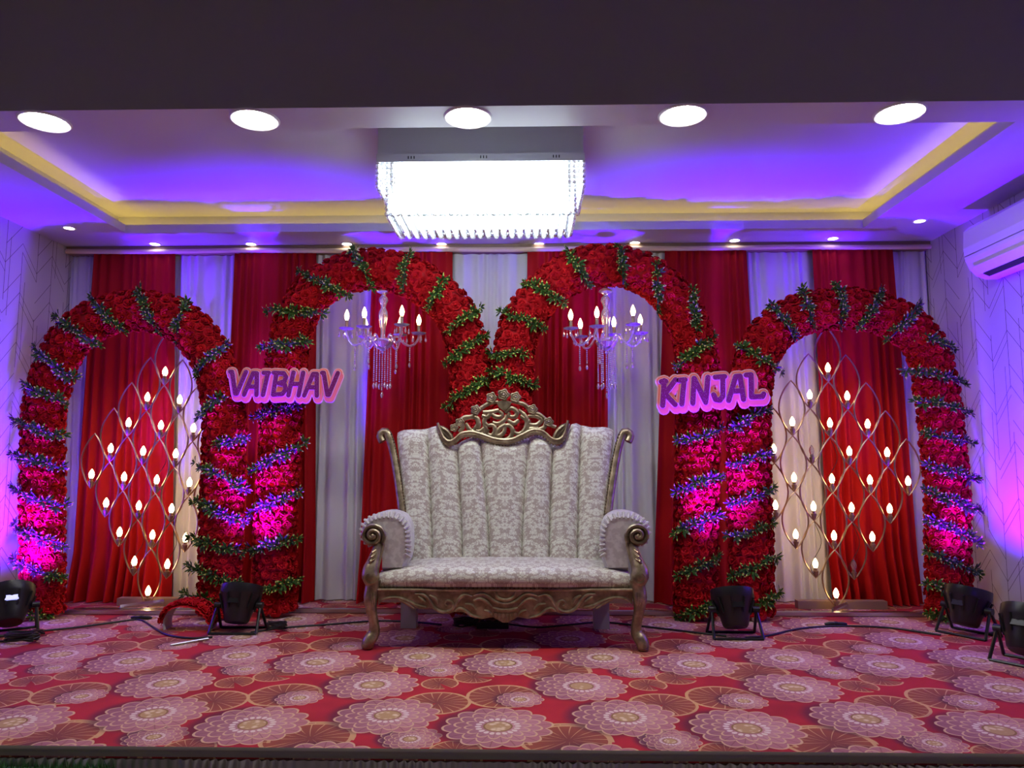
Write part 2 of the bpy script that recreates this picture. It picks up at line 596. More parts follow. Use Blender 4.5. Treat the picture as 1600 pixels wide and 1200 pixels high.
# ------------------------------------------------------------------ PAR floor lights
def par(px, py, label, group, aim, power, tilt=0.0, yaw=0.0, spread=105):
    aim = Vector(aim).normalized()
    yaw, tilt = math.atan2(-aim.x, aim.y), -math.acos(aim.z)
    g = G(px, py)
    root = thing('par_light', label, 'stage light', g, group)
    top, bot, rt, rb = 0.275, 0.055, 0.128, 0.075
    Mx = Matrix.Rotation(yaw, 4, 'Z') @ Matrix.Rotation(tilt, 4, 'X')
    c = g + Vector((0, 0, 0.155))
    def loc(p):
        return c + (Mx @ (Vector(p) - Vector((0, 0, 0.155))))
    def lathe(prof, n=24):
        mb = MB()
        for (r, z) in prof:
            pass
        mb.lathe(prof, (0, 0, 0), n, None, 0, cap=False)
        mb.v = [loc(p) for p in mb.v]
        return mb
    lathe([(0.0005, bot), (rb - 0.01, bot), (rb, bot + 0.012), (rb + 0.012, bot + 0.06), (rt - 0.006, top - 0.06), (rt, top - 0.05), (rt, top), (rt - 0.008, top), (rt - 0.012, top - 0.03)]).build('housing', M['black'], root)
    lathe([(0.001, top - 0.03), (rt - 0.012, top - 0.03)]).build('lens', M['parlens'], root, False)
    for k in range(10):
        a = 2 * PI * k / 10
        mb = MB().tube([loc((math.cos(a) * (rb + 0.022), math.sin(a) * (rb + 0.022), bot + 0.075)), loc((math.cos(a) * (rt + 0.001), math.sin(a) * (rt + 0.001), top - 0.06))], 0.006, 5)
        mb.build('cooling_fin', M['blackmetal'], root)
    mb = MB()
    mb.v += []
    mb.box((-0.035, -rb - 0.035, 0.155), (0.035, -rb - 0.018, 0.185))
    mb.v = [loc(p) for p in mb.v]
    mb.build('display', M['display'] if group is None else M['blackmetal'], root, False)
    for s in (-1, 1):
        mb = MB()
        pts = [loc((s * 0.118, 0, 0.155))]
        pv = g + Mx @ Vector((s * 0.135, 0, 0)) * 1.0
        pv.z = 0.155
        for dy in (-0.09, 0.09):
            f_ = g + Matrix.Rotation(yaw, 4, 'Z') @ Vector((s * 0.145, dy, 0.008))
            pv2 = g + Matrix.Rotation(yaw, 4, 'Z') @ Vector((s * 0.133, 0, 0.16))
            mb.tube([pv2, f_], 0.009, 6)
        mb.build('yoke_leg', M['blackmetal'], root)
        mb = MB()
        pv2 = g + Matrix.Rotation(yaw, 4, 'Z') @ Vector((s * 0.11, 0, 0.16))
        pv3 = g + Matrix.Rotation(yaw, 4, 'Z') @ Vector((s * 0.150, 0, 0.16))
        mb.tube([pv2, pv3], 0.02, 10)
        mb.build('clamp_knob', M['black'], root)
    for dy in (-0.09, 0.09):
        q = [g + Matrix.Rotation(yaw, 4, 'Z') @ Vector((s * 0.145, dy, 0.008)) for s in (-1, 1)]
        MB().tube(q, 0.008, 6).build('yoke_foot', M['blackmetal'], root)
    # its own light
    ld = bpy.data.lights.new('par_beam', 'SPOT')
    ld.energy = power
    ld.color = PAR_COLOR
    ld.spot_size = math.radians(spread)
    ld.spot_blend = 1.0
    ld.shadow_soft_size = 0.05
    lo = bpy.data.objects.new('par_beam_offscreen' if px > 1600 else 'par_beam', ld)
    COL.objects.link(lo)
    lo.parent = root
    lo.location = (Mx @ Vector((0, 0, top + 0.01 - 0.155))) + Vector((0, 0, 0.155))
    lo.rotation_euler = Vector(aim).to_track_quat('-Z', 'Y').to_euler()
    return root


par(14, 990, 'black stage light with a lit blue display by the chevron wall', None, (-0.34, 0.46, 0.82), PAR_POWER * 3.2, tilt=-0.12, spread=112)
par(372, 987, 'black stage light in front of the gap beside the seven-letter sign', 'floor', (0.0, 0.36, 0.93), PAR_POWER * 4.6, tilt=-0.1, spread=68)
par(1148, 995, 'black stage light in front of the gap under the six-letter sign', 'floor', (0.0, 0.36, 0.93), PAR_POWER * 4.6, tilt=-0.1, spread=68)
par(1513, 992, 'black stage light at the foot of the outer arch under the air conditioner', 'floor', (0.26, 0.16, 0.95), PAR_POWER * 2.0, tilt=-0.1, yaw=0.25, spread=104)
par(1606, 1038, 'black stage light on the bare carpet below the air conditioner', 'floor', (0.40, 0.30, 0.86), PAR_POWER * 0.9, tilt=0.0, yaw=0.5, spread=100)
for o in bpy.data.objects:
    if o.name.startswith('par_light'):
        o['group'] = 'stage lights on the carpet'

# ------------------------------------------------------------------ downlights
for x in (-2.39, -1.342, -0.29, 0.757, 1.80):
    t = thing('recessed_downlight', 'large round white downlight in the dark beam soffit', 'downlight', (x, 3.442, ZC - 0.012), 'large downlights along the beam')
    z = ZC - 0.012
    MB().lathe([(0.098, z + 0.002), (0.098, z - 0.004), (0.112, z - 0.008), (0.120, z - 0.002), (0.120, z + 0.002)], (x, 3.442, 0), 36, cap=False).build('rim', M['rim'], t)
    MB().lathe([(0.001, z - 0.003), (0.099, z - 0.003)], (x, 3.442, 0), 36, cap=False).build('diffuser', M['downbig'], t, False)
for (x, yy) in ((-3.332, 5.134), (-2.909, 5.54), (-2.159, 5.556), (-1.41, 5.57), (-0.671, 5.588), (0.089, 5.60), (0.833, 5.587), (1.589, 5.54), (2.325, 5.51), (2.767, 5.108)):
    t = thing('small_downlight', 'small round white downlight in the dropped ceiling border', 'downlight', (x, yy, ZC), 'small downlights in the ceiling border')
    MB().lathe([(0.036, ZC + 0.002), (0.036, ZC - 0.004), (0.046, ZC - 0.006), (0.050, ZC)], (x, yy, 0), 20, cap=False).build('rim', M['rim'], t)
    MB().lathe([(0.001, ZC - 0.003), (0.037, ZC - 0.003)], (x, yy, 0), 20, cap=False).build('diffuser', M['downsmall'], t, False)

# ------------------------------------------------------------------ curtains
def drape(name, label, x0t, x1t, x0b, x1b, mt, Yc, seed, pleat, amp, pool=0.0):
    rr = random.Random(seed)
    a, b_ = P(x0t, 400, Yc).x, P(x1t, 400, Yc).x
    c, d = P(x0b, 930, Yc).x, P(x1b, 930, Yc).x
    n = max(3, round((b_ - a) / pleat))
    ph = [rr.uniform(0.75, 1.3) for _ in range(n + 1)]
    acc = [0]
    for q in ph:
        acc.append(acc[-1] + q)
    tot = acc[n]
    off = rr.uniform(0, 6)

    def fn(u, v):
        top = 2.676
        zz = top * (1 - v) + 0.006 * v
        k = u * tot
        wav = math.sin(2 * PI * n * (u + 0.35 / n * math.sin(2 * PI * u * 1.7 + off)) + off)
        am = amp * (0.55 + 0.75 * v)
        w2 = noise.noise((u * 6 + off, v * 2.2, seed)) * 0.014 * v
        e = v ** 3
        X_ = (a + (b_ - a) * u) * (1 - v) + (c + (d - c) * u) * v
        Yq = Yc - am * wav - w2 - pool * max(0, v - 0.86) ** 1.0 * (1.2 + 0.8 * wav)
        return Vector((X_, min(Yq, YB - 0.012), zz))
    o = MB().grid(fn, n * 12, 30).build(name, mt, None, 'all')
    return tag(o, label, 'curtain')


W_, Rr = M['whitesatin'], M['redvelvet']
YW, YR = 5.675, 5.612
whites = ((112, 150, 90, 135, 'narrow white curtain strip in the corner away from the air conditioner'),
          (268, 372, 255, 352, 'white curtain panel partly behind the lattice lamp away from the air conditioner'),
          (488, 590, 470, 585, 'white curtain panel between the seven-letter sign and its chandelier, beside the sofa arm'),
          (700, 830, 690, 835, 'white curtain panel in the middle, rising between the two tall arches above the sofa crest'),
          (944, 1045, 945, 1060, 'white curtain panel between the sofa and the six-letter sign'),
          (1160, 1275, 1190, 1305, 'white curtain panel behind the lattice lamp on the air conditioner side'),
          (1390, 1446, 1395, 1478, 'narrow white curtain strip in the corner on the air conditioner side'))
reds = ((147, 273, 112, 268, 'red velvet curtain panel behind the lattice lamp away from the air conditioner'),
        (367, 494, 345, 492, 'red velvet curtain panel behind the seven-letter sign'),
        (583, 707, 560, 705, 'red velvet curtain panel behind the chandelier nearer the seven-letter sign'),
        (824, 950, 820, 950, 'red velvet curtain panel behind the chandelier nearer the six-letter sign'),
        (1039, 1167, 1020, 1200, 'red velvet curtain panel behind the six-letter sign'),
        (1269, 1396, 1295, 1440, 'red velvet curtain panel behind the lattice lamp, near the air conditioner corner'))
for i, (a, b_, c, d, l) in enumerate(whites):
    drape('stage_curtain', l, a, b_, c, d, W_, YW, 10 + i, 0.085, 0.017)
for i, (a, b_, c, d, l) in enumerate(reds):
    drape('stage_curtain', l, a, b_, c, d, Rr, YR, 40 + i, 0.075, 0.019, 0.28)
# cloth band over the curtain heads, and its dark batten
mb = MB()
mb.grid(lambda u, v: Vector((XL + 0.01 + (XR - XL - 0.02) * u, 5.585 - 0.012 * math.sin(PI * v) , 2.712 - 0.036 * v - 0.008 * abs(math.sin(u * 15)))), 90, 4)
mb.grid(lambda u, v: Vector((XL + 0.01 + (XR - XL - 0.02) * u, 5.59 , 2.712 - 0.036 * v - 0.008 * abs(math.sin(u * 15)))), 90, 1)
pel = thing('curtain_valance', 'cream cloth band running along the heads of the curtains', 'valance', (-0.27, 5.6, 2.66))
mb.build('cloth_band', M['cream'], pel, 'all')
MB().box((XL + 0.005, 5.60, 2.68), (XR - 0.005, 5.70, 2.734)).build('batten', M['wood'], pel, False)

# ------------------------------------------------------------------ rose arches
def petal_mesh():
    mb = MB()
    rr = random.Random(3)
    # bud and three rings of cupped petals
    mb.lathe([(0.0015, 0.034), (0.007, 0.031), (0.010, 0.022), (0.009, 0.008)], (0, 0, 0), 6, cap=False)
    for (n, r0, r1, h0, h1, wd, ph) in ((3, 0.006, 0.016, 0.010, 0.033, 0.017, 0.2), (4, 0.009, 0.028, 0.006, 0.027, 0.022, 0.7), (5, 0.010, 0.041, 0.000, 0.013, 0.026, 0.1)):
        for k in range(n):
            a = 2 * PI * k / n + ph
            ca, sa = math.cos(a), math.sin(a)
            vs = []
            for (t, wf) in ((0.0, 0.45), (0.65, 1.0), (1.0, 0.55)):
                rr_ = r0 + (r1 - r0) * t
                hh = h0 + (h1 - h0) * math.sin(t * PI / 2)
                if t == 1.0 and n == 5:
                    hh -= 0.004
                for s in (-1, 0, 1):
                    q = s * wd * wf
                    cup = 0.004 * (1 - s * s) * -1
                    x, y = rr_ + cup - 0.15 * abs(q), q
                    vs.append((x * ca - y * sa, x * sa + y * ca, hh + (0.003 if s == 0 and t == 1.0 else 0) + rr.uniform(-0.001, 0.001)))
            mb.add(vs, [(0, 1, 4, 3), (1, 2, 5, 4), (3, 4, 7, 6), (4, 5, 8, 7)])
    return mb


def sprig_mesh():
    mb = MB()
    rr = random.Random(5)
    for k in range(11):
        a = 2 * PI * k / 11 * 2.0 + rr.uniform(-0.3, 0.3)
        el = 0.15 + 0.95 * (k / 11) + rr.uniform(-0.1, 0.1)
        L = rr.uniform(0.040, 0.060)
        d = Vector((math.cos(a) * math.cos(el), math.sin(a) * math.cos(el), math.sin(el)))
        s = d.cross(Vector((0, 0, 1))).normalized()
        u = s.cross(d)
        w_ = L * 0.16
        vs = [d * 0.004, d * L * 0.45 + s * w_, d * L * 0.45 + u * 0.004, d * L * 0.45 - s * w_, d * L * 0.75 + s * w_ * 0.7, d * L * 0.77 + u * 0.003, d * L * 0.75 - s * w_ * 0.7, d * L - u * 0.004]
        o = len(mb.v)
        mb.add(vs, [(0, 1, 2), (0, 2, 3), (1, 4, 5, 2), (2, 5, 6, 3)], 0)
        mb.add([vs[4], vs[5], vs[6], vs[7]], [(0, 3, 1), (1, 3, 2)], 1 if k % 2 == 0 else 0)
    return mb


ROSE = petal_mesh()
rose_me = ROSE.build('rose', M['rose']).data
bpy.data.objects.remove(bpy.data.objects['rose'])
SPR = sprig_mesh()
sprig_me = SPR.build('leaf_sprig', [M['leaf'], M['leaftip']]).data
bpy.data.objects.remove(bpy.data.objects['leaf_sprig'])


def arch(label, px, Yc, strands, seed, aw=0.130, bw=0.08):
    rr = random.Random(seed)
    pts = [P(x, y, Yc) for x, y in px]
    pts[0].z = 0.06
    pts[-1].z = 0.06
    path = catmull(pts, 0.056)
    n = len(path)
    cx = sum(p.x for p in pts) / len(pts)
    root = thing('rose_arch', label, 'flower arch', (cx, Yc, 0), 'rose arches')
    fr = []
    for i in range(n):
        t = (path[min(n - 1, i + 1)] - path[max(0, i - 1)])
        t.y = 0
        t.normalize()
        fr.append((t, Vector((t.z, 0, -t.x))))

    def surf(i, phi, k=1.0):
        t, nn = fr[i]
        p = path[i] + nn * (aw * k * math.sin(phi)) + Vector((0, -1, 0)) * (bw * k * math.cos(phi))
        no = (nn * (math.sin(phi) / aw) + Vector((0, -1, 0)) * (math.cos(phi) / bw)).normalized()
        return p, no
    # foam core
    mb = MB()
    K = 14
    for i in range(n):
        for k in range(K):
            mb.v.append(surf(i, 2 * PI * k / K, 0.93)[0])
    for i in range(n - 1):
        for k in range(K):
            k2 = (k + 1) % K
            mb.f.append((i * K + k, i * K + k2, (i + 1) * K + k2, (i + 1) * K + k))
    mb.f.append(tuple(range(K)))
    mb.f.append(tuple((n - 1) * K + k for k in range(K)))
    mb.m = [0] * len(mb.f)
    mb.build('foam_core', M['rosecore'], root)
    # roses: hexagonal rows wrapped over front and flanks
    spots = []
    for i in range(n):
        for k in range(8):
            phi = (k - 3.5 + (0.5 if i % 2 else 0.0)) * 0.50 + rr.uniform(-0.09, 0.09)
            i2 = i
            p, no = surf(i2, phi)
            p = p + fr[i][0] * rr.uniform(-0.012, 0.012)
            if p.z < 0.03:
                continue
            no = (no + Vector((rr.uniform(-.28, .28), rr.uniform(-.15, .15), rr.uniform(-.28, .28)))).normalized()
            s = rr.uniform(0.84, 1.12)
            spots.append((abs(phi) + rr.uniform(0, 0.05), p - no * 0.010, no, s))
    spots.sort(key=lambda q: q[0])
    for (q, p, no, s) in spots[:300]:
        inst('rose', rose_me, root, Matrix.Translation(p) @ align(no, rr.uniform(0, 6.28)) @ Matrix.Scale(s, 4))
    mb = MB()
    for (q, p, no, s) in spots[300:]:
        A = Matrix.Translation(p) @ align(no, rr.uniform(0, 6.28)) @ Matrix.Scale(s, 4)
        mb.add([A @ v for v in ROSE.v], ROSE.f)
    o = mb.build('rose_covering', M['rosemass'], root)
    o['kind'] = 'stuff'
    # leaf garlands
    for (x1, y1, x2, y2) in strands:
        a, b_ = P(x1, y1, Yc), P(x2, y2, Yc)
        L = (b_ - a).length
        m_ = max(3, round(L / 0.040))
        vine = []
        for k in range(m_ + 1):
            t = k / m_
            p = a.lerp(b_, t)
            q = 2 * t - 1
            p.y -= bw * math.sqrt(max(0.0, 1 - (0.93 * q) ** 2)) + 0.022
            p.z = max(p.z, 0.03)
            vine.append((p, q))
        mb = MB().tube([p for p, q in vine], 0.006, 5)
        gar = mb.build('leaf_garland', M['vine'], root)
        for p, q in vine:
            for rep in range(1):
                no = Vector((q * 0.8 * (1 if b_.x > a.x else -1) + rr.uniform(-.5, .5), -1 + 0.5 * abs(q), rr.uniform(-.5, .6))).normalized()
                pp = p + Vector((rr.uniform(-.008, .008), 0, rr.uniform(-.016, .016)))
                inst('leaf_sprig', sprig_me, gar, Matrix.Translation(pp) @ align(no, rr.uniform(0, 6.28)) @ Matrix.Scale(rr.uniform(0.8, 1.25), 4))
    # steel foot bar between the legs
    mb = MB()
    x0, x1 = pts[0].x, pts[-1].x
    mb.box((min(x0, x1) - 0.03, Yc + 0.10, 0.004), (max(x0, x1) + 0.03, Yc + 0.14, 0.030))
    mb.build('foot_bar', M['steel'], root, False)
    for xx in (x0, x1):
        MB().box((xx - 0.02, Yc - 0.05, 0.004), (xx + 0.02, Yc + 0.22, 0.024)).build('foot_plate', M['steel'], root, False)
        MB().box((xx - 0.015, Yc + 0.0, 0.02), (xx + 0.015, Yc + 0.03, 0.10)).build('foot_post', M['steel'], root, False)
    return root


A1 = ((66, 962), (66, 800), (68, 650), (80, 595), (98, 548), (128, 513), (170, 491), (222, 486), (272, 497), (308, 525), (331, 560), (345, 605), (350, 650), (350, 720), (346, 800), (342, 965))
A2 = ((430, 965), (430, 850), (437, 700), (443, 620), (450, 545), (466, 490), (497, 450), (545, 426), (600, 421), (655, 440), (700, 475), (725, 520), (735, 570), (735, 650), (735, 800), (735, 962))
A3 = ((797, 962), (796, 800), (796, 700), (799, 600), (807, 530), (826, 485), (860, 447), (905, 421), (950, 414), (1000, 425), (1040, 452), (1067, 490), (1084, 530), (1090, 580), (1090, 700), (1088, 800), (1088, 962))
A4 = ((1176, 965), (1172, 800), (1170, 700), (1171, 620), (1180, 565), (1206, 520), (1246, 493), (1300, 483), (1350, 484), (1400, 500), (1432, 522), (1452, 556), (1463, 610), (1472, 680), (1480, 790), (1483, 964))
S1 = ((150, 468, 200, 520), (225, 455, 252, 520), (297, 478, 283, 532), (355, 540, 312, 590), (95, 495, 160, 540), (62, 545, 122, 592), (45, 600, 108, 630), (30, 655, 105, 682),
      (30, 708, 103, 732), (30, 762, 108, 790), (32, 820, 105, 848), (28, 872, 105, 900), (50, 945, 82, 962), (358, 615, 318, 655), (388, 682, 340, 700), (312, 725, 388, 760), (308, 780, 385, 812), (303, 835, 380, 862), (300, 880, 375, 910), (295, 925, 350, 935))
S2 = ((425, 487, 505, 492), (473, 427, 545, 465), (556, 392, 583, 450), (640, 398, 632, 460), (698, 440, 672, 485), (412, 548, 483, 535), (402, 655, 475, 630), (400, 735, 477, 695), (397, 798, 470, 770), (392, 860, 467, 840), (408, 922, 468, 905), (752, 485, 703, 520), (760, 525, 700, 570), (765, 590, 700, 635))
S3 = ((783, 490, 848, 516), (822, 445, 878, 475), (887, 395, 918, 450), (968, 388, 972, 447), (1023, 410, 1025, 492), (1080, 455, 1082, 525), (768, 555, 822, 553), (770, 580, 833, 605), (1110, 530, 1055, 575), (1057, 692, 1122, 672), (1055, 765, 1123, 740), (1053, 830, 1122, 802), (1058, 895, 1118, 870), (1058, 960, 1115, 938))
S4 = ((1150, 545, 1215, 580), (1203, 482, 1235, 530), (1248, 455, 1262, 512), (1305, 447, 1308, 508), (1370, 452, 1340, 515), (1428, 475, 1385, 530), (1425, 528, 1482, 548), (1412, 580, 1498, 600), (1425, 625, 1508, 645), (1440, 680, 1512, 693), (1446, 728, 1518, 748), (1442, 768, 1522, 797), (1445, 810, 1522, 846), (1447, 862, 1522, 895), (1443, 910, 1490, 920), (1446, 955, 1480, 966),
      (1140, 668, 1196, 640), (1140, 724, 1198, 706), (1137, 788, 1204, 763), (1137, 837, 1201, 817), (1143, 896, 1207, 867), (1165, 945, 1214, 925))
arch('lower red rose arch framing the lattice lamp, away from the air conditioner', A1, 5.02, S1, 1)
arch('tall red rose arch rising beside the seven-letter sign', A2, 5.10, S2, 2)
arch('tall red rose arch rising beside the six-letter sign', A3, 5.07, S3, 3)
arch('lower red rose arch framing the lattice lamp on the air conditioner side', A4, 5.06, S4, 4)

# ------------------------------------------------------------------ lattice lamps
def lattice(label, top, da, db, dead, Yc, base_px):
    t0 = P(top[0], top[1], Yc)
    va = P(top[0] + da[0] * 4, top[1] + da[1] * 4, Yc) - t0
    vb = P(top[0] + db[0] * 4, top[1] + db[1] * 4, Yc) - t0
    va /= 4
    vb /= 4
    g = G(*base_px)
    root = thing('lattice_lamp', label, 'lamp', (t0.x, Yc, 0), 'bulb lattices inside the outer arches')
    down = (va + vb)                     # one loop tall
    H = down.length
    dn = down.normalized()
    side = (vb - va).normalized()
    W2 = (vb - va).length * 0.345
    # loop mesh, tip to tip, centred on its crossing at the foot
    def loop_pts(n=14):
        q = []
        for s in (1, -1):
            for k in range(n):
                tt = k / n
                u = tt if s == 1 else 1 - tt
                q.append(-dn * (H * 1.0 * u) + side * (s * W2 * math.sin(PI * u) ** 0.85 if 0 < u < 1 else 0))
        return q
    lp = MB().tube(loop_pts(), 0.0058, 6, closed=True)
    tmp = lp.build('loop', M['bronze'])
    loop_me = tmp.data
    bpy.data.objects.remove(tmp)
    so = MB().lathe([(0.006, -0.012), (0.010, -0.004), (0.014, 0.006), (0.018, 0.024), (0.019, 0.034), (0.012, 0.036), (0.013, 0.052), (0.011, 0.056)], (0, 0, 0), 12).build('socket', M['socket'])
    sock_me = so.data
    bpy.data.objects.remove(so)
    bu = MB().lathe([(0.009, 0.050), (0.016, 0.066), (0.0195, 0.080), (0.017, 0.096), (0.009, 0.112), (0.003, 0.122)], (0, 0, 0), 10).build('bulb', M['bulb'])
    bulb_me = bu.data
    bpy.data.objects.remove(bu)
    bo_ = bpy.data.meshes.new_from_object(bpy.data.objects.new('x', bulb_me)) if False else bulb_me.copy()
    bo_.materials.clear()
    bo_.materials.append(M['bulboff'])
    tilt = Vector((0, 0, 1)).rotation_difference(-dn).to_matrix().to_4x4()
    low = None
    for i in range(5):
        for j in range(5):
            c = t0 + va * i + vb * j + Vector((0, 0, -0.105))       # foot of this loop
            c.y = Yc + (0.004 if (i + j) % 2 else -0.004)
            inst('loop', loop_me, root, Matrix.Translation(c))
            s = inst('socket', sock_me, root, Matrix.Translation(c + Vector((0, -0.0, 0.016))) @ tilt)
            b2 = bpy.data.objects.new('bulb', bo_ if (i, j) in dead else bulb_me)
            COL.objects.link(b2)
            b2.parent = s
            if i == 4 and j == 4:
                low = c
    # stand: post behind the lattice and crossed feet
    mid = t0 + (va + vb) * 2
    mb = MB().tube([Vector((low.x, Yc + 0.02, 0.02)), Vector((low.x, Yc + 0.02, low.z + 0.012)), low + Vector((0, 0.006, 0.02))], 0.009, 8)
    mb.build('stand_post', M['bronze'], root)
    mb = MB().box((low.x - 0.42, Yc - 0.19, 0.010), (low.x + 0.42, Yc - 0.165, 0.030))
    mb.build('foot_bar', M['steel'], root, False)
    MB().tube([(low.x - 0.10, Yc - 0.18, 0.036), (low.x + 0.14, Yc + 0.10, 0.036)], 0.016, 4, flat=0.4).build('cross_foot', M['steel'], root, False)
    MB().box((low.x - 0.02, Yc - 0.20, 0.0), (low.x + 0.02, Yc - 0.155, 0.012)).build('foot_pad', M['black'], root, False)
    MB().box((low.x - 0.25, Yc + 0.045, 0.0), (low.x + 0.38, Yc + 0.115, 0.055)).build('wooden_block', M['wood'], root, False)
    # wire strung up the lattice
    mb = MB()
    for (i, j) in ((2, 3), (3, 2), (1, 1)):
        a = t0 + va * i + vb * j + Vector((0, 0.012, -0.10))
        b_ = t0 + va * (i + 1) + vb * (j + 1) + Vector((0, 0.012, -0.10))
        mb.tube(catmull([a, a.lerp(b_, 0.4) + side * 0.05, b_.lerp(a, 0.2) - side * 0.03, b_], 0.03), 0.0022, 4)
    mb.build('wiring', M['cable'], root)


lattice('bronze lattice of glowing candle bulbs standing away from the air conditioner', (258, 580), (-28.7, 40), (22.3, 44.3), (), 5.38, (232, 945))
lattice('bronze lattice of candle bulbs, two burnt out, on the air conditioner side', (1293, 574), (-28, 42.4), (31.3, 44.2), ((2, 1), (3, 4)), 5.38, (1309, 945))

# ------------------------------------------------------------------ crystal chandeliers under the tall arches
def chandelier(label, cxp, Yc, arch_under):
    ctr = P(cxp, 535, Yc)            # bowl centre
    root = thing('crystal_chandelier', label, 'chandelier', ctr, 'crystal chandeliers under the tall arches')
    x0, z0 = ctr.x, ctr.z
    zt = P(cxp, 455, Yc).z
    pr = [(0.004, zt + 0.03), (0.045, zt + 0.006), (0.05, zt - 0.006), (0.02, zt - 0.02), (0.014, zt - 0.03), (0.030, zt - 0.05), (0.034, zt - 0.07), (0.022, zt - 0.095), (0.016, zt - 0.12),
          (0.030, zt - 0.15), (0.034, zt - 0.18), (0.026, zt - 0.22), (0.018, zt - 0.27), (0.016, z0 + 0.06), (0.020, z0 + 0.02)]
    MB().lathe(pr, (x0, Yc, 0), 16).build('column', M['glass'], root)
    MB().lathe([(0.02, z0 + 0.03), (0.055, z0 + 0.025), (0.075, z0 + 0.0), (0.06, z0 - 0.03), (0.03, z0 - 0.05), (0.008, z0 - 0.062), (0.012, z0 - 0.075), (0.002, z0 - 0.085)], (x0, Yc, 0), 20).build('bowl', M['glass'], root)
    MB().tube([(x0, Yc, zt + 0.02), (x0, Yc, zt + 0.16)], 0.004, 6).build('hanger', M['bronze'], root)
    for k in range(6):
        a = 2 * PI * (k + 0.18) / 6
        d = Vector((math.cos(a), math.sin(a) * 0.95, 0))
        c = Vector((x0, Yc, z0))
        rise = 0.02 if k % 2 else 0.0
        pts = catmull([c + d * 0.05, c + d * 0.10 + Vector((0, 0, 0.045)), c + d * 0.15 + Vector((0, 0, -0.005)), c + d * 0.205 + Vector((0, 0, -0.02)), c + d * 0.25 + Vector((0, 0, 0.03 + rise)), c + d * 0.252 + Vector((0, 0, 0.065 + rise))], 0.018)
        am = MB().tube(pts, 0.0085, 7).build('arm', M['glass'], root)
        e = pts[-1]
        MB().lathe([(0.010, -0.006), (0.030, -0.004), (0.052, 0.006), (0.054, 0.010), (0.030, 0.003), (0.012, 0.004)], e, 16, cap=False).build('drip_dish', M['glass'], am)
        MB().lathe([(0.011, 0.0), (0.011, 0.062), (0.009, 0.066)], e, 10).build('candle_sleeve', M['candle'], am)
        MB().lathe([(0.008, 0.064), (0.0155, 0.084), (0.017, 0.098), (0.013, 0.116), (0.005, 0.136), (0.002, 0.142)], e, 10).build('bulb', M['bulb'], am)
        # drops on the dish and the bead string below the arm
        for q in range(5):
            mb = MB()
            t = 2 * PI * q / 5 + a
            o = e + Vector((math.cos(t) * 0.050, math.sin(t) * 0.050, 0.0))
            mb.tube([o + Vector((0, 0, 0.004)), o + Vector((0, 0, -0.02))], 0.0012, 4)
            mb.lathe([(0.001, -0.018), (0.005, -0.027), (0.0085, -0.042), (0.006, -0.052), (0.001, -0.056)], o, 6, cap=False)
            mb.build('dish_drop', M['glass'], am)
        st = c + d * 0.19 + Vector((0, 0, -0.026))
        mb = MB()
        nb = 9 if k % 2 else 7
        for q in range(nb):
            mb.lathe([(0.0008, 0.007), (0.0052, 0.003), (0.0052, -0.003), (0.0008, -0.007)], st + Vector((0, 0, -0.012 - q * 0.0145)), 6, cap=False)
        mb.lathe([(0.001, 0.0), (0.008, -0.014), (0.010, -0.022), (0.006, -0.034), (0.001, -0.040)], st + Vector((0, 0, -0.010 - nb * 0.0145)), 6, cap=False)
        mb.build('bead_string', M['glass'], am)
    for k in range(7):
        a = 2 * PI * k / 6
        rr_ = 0.058 if k < 6 else 0.0
        st = Vector((x0 + math.cos(a) * rr_, Yc + math.sin(a) * rr_, z0 - (0.03 if k < 6 else 0.08)))
        nb = 17 if k < 6 else 18
        mb = MB()
        for q in range(nb):
            mb.lathe([(0.0008, 0.007), (0.0056, 0.003), (0.0056, -0.003), (0.0008, -0.007)], st + Vector((0, 0, -0.010 - q * 0.0145)), 6, cap=False)
        mb.lathe([(0.001, 0.0), (0.008, -0.014), (0.011, -0.024), (0.006, -0.038), (0.001, -0.046)], st + Vector((0, 0, -0.008 - nb * 0.0145)), 6, cap=False)
        mb.build('bead_string', M['glass'], root)


chandelier('six-arm crystal chandelier with candle bulbs under the tall arch by the seven-letter sign', 598, 5.12, 0)
chandelier('six-arm crystal chandelier with candle bulbs under the tall arch by the six-letter sign', 947, 5.09, 0)

# ------------------------------------------------------------------ crystal ceiling light
root = thing('crystal_ceiling_light', 'large rectangular crystal bead ceiling light glowing white over the stage', 'ceiling light', (-0.258, 4.13, ZT))
cx0, cx1, cy0, cy1 = -0.835, 0.315, 3.90, 4.40
MB().box((cx0 + 0.006, cy0 + 0.006, 2.737), (cx1 - 0.006, cy1, ZT)).build('mounting_box', mat('pale_mount', (0.55, 0.55, 0.60), 0.35), root, False)
MB().box((cx0, cy0, 2.692), (cx1, cy1, 2.737)).build('steel_tray', M['steel'], root, False)
mb = MB()
for xx in (-0.66, -0.26, 0.14):
    for k in range(3):
        mb.box((xx + k * 0.016, cy0 - 0.002, 2.708), (xx + k * 0.016 + 0.006, cy0 + 0.002, 2.724))
mb.build('vent_slots', M['black'], root, False)
MB().box((cx0 + 0.09, cy0 + 0.09, 2.44), (cx1 - 0.09, cy1 - 0.09, 2.691)).build('led_core', M['core'], root, False)


def bead_strand(nb, r, pitch):
    mb = MB()
    for q in range(nb):
        z = -r - q * pitch
        mb.lathe([(0.001, r), (r * 0.72, r * 0.7), (r, 0.0), (r * 0.72, -r * 0.7), (0.001, -r)], (0, 0, z), 7, cap=False)
    o = mb.build('crystal_strand', M['crystal'], None, False)
    me = o.data
    bpy.data.objects.remove(o)
    return me


